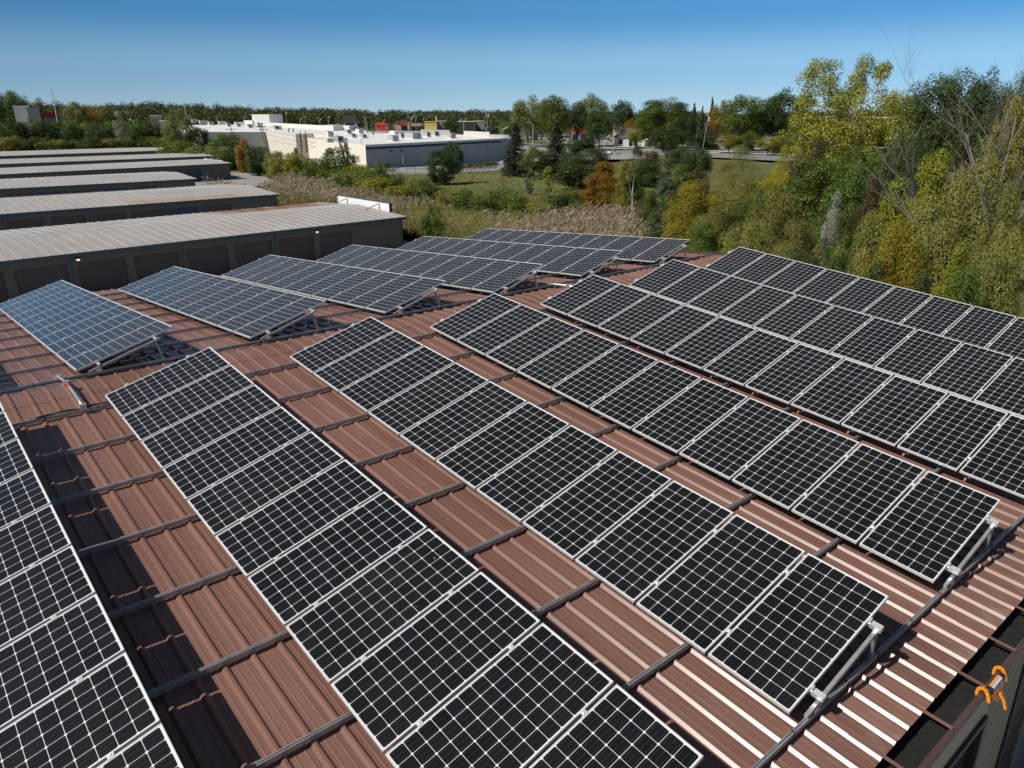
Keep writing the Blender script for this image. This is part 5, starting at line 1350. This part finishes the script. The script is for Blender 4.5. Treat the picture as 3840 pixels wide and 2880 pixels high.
plumey = (f1 * .5 + f2 * .4 + rng.normal(size=nR) * .35) > np.where(np.hypot(P[:, 0] - 42, P[:, 1] - 47) < 9, .6, .0)
lean = np.stack([.30 + .12 * rng.normal(size=nR), -.16 + .12 * rng.normal(size=nR)], 1) * h[:, None] * .35
LV, LQ, LT = [], [], []
def addq(store_, V, tint): store_.append((V, np.repeat(tint, 4)))
leaf_s, plume_s = [], []
for k in range(5):
    fr_ = rng.uniform(.30, .92, nR); c0 = np.stack([P[:, 0] + lean[:, 0] * fr_ ** 2, P[:, 1] + lean[:, 1] * fr_ ** 2, zt_ + h * fr_], 1)
    a = rng.uniform(0, 6.28, nR); ax = np.stack([np.cos(a) + .5, np.sin(a) - .2, rng.uniform(-.5, .9, nR)], 1)
    Nn = rng.normal(size=(nR, 3)) * .5 + np.array([-.3, 0, .7])
    V, _ = leafquads(c0 + ax * .22, Nn, rng.uniform(.45, .75, nR), rng.uniform(.035, .06, nR), rng, ax)
    addq(leaf_s, V, np.clip(.5 + .28 * f2 + rng.normal(size=nR) * .2 + np.where(plumey, .12, -.1), 0, 1))
c0 = np.stack([P[:, 0] + lean[:, 0] * .25, P[:, 1] + lean[:, 1] * .25, zt_ + h * .5], 1)
V, _ = leafquads(c0, rng.normal(size=(nR, 3)), h * 1.0, np.full(nR, .03), rng, np.stack([lean[:, 0] * .5, lean[:, 1] * .5, h], 1))
addq(leaf_s, V, np.clip(.8 + rng.normal(size=nR) * .15, 0, 1))
Pp = P[plumey]; hp = h[plumey]; lp = lean[plumey]; zp = zt_[plumey]
for k in range(5):
    n = len(Pp); c0 = np.stack([Pp[:, 0] + lp[:, 0] * 1.05, Pp[:, 1] + lp[:, 1] * 1.05, zp + hp * 1.02], 1) + rng.normal(size=(n, 3)) * .10
    ax = np.stack([.55 + rng.normal(size=n) * .25, -.3 + rng.normal(size=n) * .25, np.full(n, .75)], 1)
    V, _ = leafquads(c0, rng.normal(size=(n, 3)), rng.uniform(.35, .6, n), rng.uniform(.05, .085, n), rng, ax)
    addq(plume_s, V, rng.random(n))
def merge(name, st, m, label, cat):
    V = np.concatenate([s[0] for s in st]); T = np.concatenate([s[1] for s in st]); Q = np.arange(len(V)).reshape(-1, 4)
    o = np_mesh(name, V, Q, m, T); tag(o, label, cat, None, 'stuff'); return o
merge('reed_leaves', leaf_s, LM['reedleaf'], 'green and straw reed stems and leaves filling the field behind the roof', 'reeds')
merge('reed_plumes', plume_s, LM['plume'], 'mauve-brown feathery reed plumes leaning over the field', 'reeds')
# weeds between the storage drive, the store and the lawn
weed_poly = [xy(at(*p, .8)) for p in [(872, 615), (900, 590), (1000, 598), (1120, 615), (1240, 630), (1340, 660), (1500, 700), (1720, 745), (2000, 765), (2250, 760), (2420, 760), (2440, 800), (2100, 795), (1800, 785), (1500, 745), (1250, 705), (1050, 668), (960, 640)]]
P = scatter(weed_poly, 13, rng); n = len(P); f1 = fbm(P, .22, 5); st = []
zt_ = np.array([tz(x) for x in P[:, 0]])
for k in range(4):
    hh = np.clip(.75 + .35 * f1 + rng.normal(size=n) * .2, .2, 1.7) * rng.uniform(.3, 1, n)
    c0 = np.stack([P[:, 0] + rng.normal(size=n) * .15, P[:, 1] + rng.normal(size=n) * .15, zt_ + hh], 1)
    V, _ = leafquads(c0, rng.normal(size=(n, 3)) * .6 + np.array([0, 0, .6]), rng.uniform(.25, .5, n), rng.uniform(.05, .12, n), rng, rng.normal(size=(n, 3)) * .6 + np.array([.2, 0, .9]))
    addq(st, V, np.clip(.45 + .3 * fbm(P, .35, 9) + rng.normal(size=n) * .15, 0, 1))
merge('weeds', st, LM['weed'], 'yellow-green goldenrod and weeds between the reeds and the bushes', 'weeds')
# mown lawn: short grass tufts
lawn_poly = [xy(at(*p)) for p in [(1500, 662), (1650, 656), (1868, 646), (1990, 620), (2150, 640), (2280, 640), (2300, 720), (2150, 745), (1900, 745), (1700, 720), (1500, 690)]]
P = scatter(lawn_poly, 9, rng); n = len(P); st = []; zt_ = np.array([tz(x) for x in P[:, 0]])
c0 = np.stack([P[:, 0], P[:, 1], zt_ + .06], 1)
V, _ = leafquads(c0, rng.normal(size=(n, 3)) * .3 + np.array([-.4, -.2, .6]), rng.uniform(.25, .6, n), rng.uniform(.10, .25, n), rng, rng.normal(size=(n, 3)) * .5 + np.array([0, 0, .35]))
addq(st, V, np.clip(.35 + .35 * fbm(P, .25, 12) + rng.normal(size=n) * .15, 0, 1))
merge('lawn_grass', st, LM['lawn'], 'short mown lawn grass before the store and spruces', 'grass')
# vines along the fence
a, b_ = at(1730, 648), at(1866, 641); n = 2600; tt_ = rng.random(n)
c0 = np.stack([a.x + (b_.x - a.x) * tt_, a.y + (b_.y - a.y) * tt_, tz(120) + 1.95 + rng.normal(size=n) * .16 - (rng.random(n) ** 4) * 1.2], 1) + rng.normal(size=(n, 3)) * .18
V, _ = leafquads(c0, rng.normal(size=(n, 3)) + np.array([0, 0, .5]), rng.uniform(.15, .3, n), rng.uniform(.1, .2, n), rng)
st = []; addq(st, V, rng.random(n)); merge('fence_vines', st, LM['green'], 'green vines growing along the top of the chain-link fence', 'vines')
# far wooded horizon
def farwood(name, px0, px1, n, d0, d1, top, label, mat_, k=150, seed=1):
    rng = np.random.default_rng(seed); st = []
    for i in range(n):
        px = rng.uniform(px0, px1); d = d0 + (d1 - d0) * rng.random() ** .8; p, _ = spot(px, d)
        tpy = top(px) + rng.normal() * 3 + (1 - (d - d0) / (d1 - d0)) * 22
        H = zr(px, tpy, d) - p.z; Wd = rng.uniform(13, 24)
        q = k; dv = unit(rng, q); nb = 6; cb_ = unit(rng, nb) * np.array([Wd * .3, Wd * .3, H * .18]); bi = rng.integers(nb, size=q)
        c0 = np.array([p.x, p.y, p.z + H * .66]) + cb_[bi] + dv * np.array([Wd * .26, Wd * .26, H * .20]) * (rng.random(q) ** .4)[:, None]
        low = rng.random(q) < .22; c0[low, 2] = p.z + rng.random(low.sum()) * H * .5
        V, _ = leafquads(c0, dv * .8 + rng.normal(size=(q, 3)) * .4 + np.array([0, 0, .3]), rng.uniform(.9, 1.9, q), rng.uniform(.8, 1.5, q), rng)
        addq(st, V, np.clip(rng.beta(1.6, 2.2) + rng.normal(size=q) * .1, 0, 1))
    merge(name, st, mat_, label, 'wood')
topf = lambda px: np.interp(px, [-200, 0, 200, 350, 450, 560, 640, 760, 860, 950, 1060, 1240, 1400, 1600, 1900, 2400, 3100, 4000], [375, 376, 380, 392, 376, 371, 379, 383, 388, 394, 399, 399, 406, 408, 408, 408, 405, 400])
farwood('far_wood', -250, 1960, 620, 470, 1100, topf, 'dark green wooded horizon behind the shops and storage rows', LM['far'], 300, 5)
farwood('far_wood', 1960, 4100, 330, 380, 800, lambda px: topf(px) + 2, 'wooded horizon glimpsed between the trees at right', LM['far'], 240, 6)
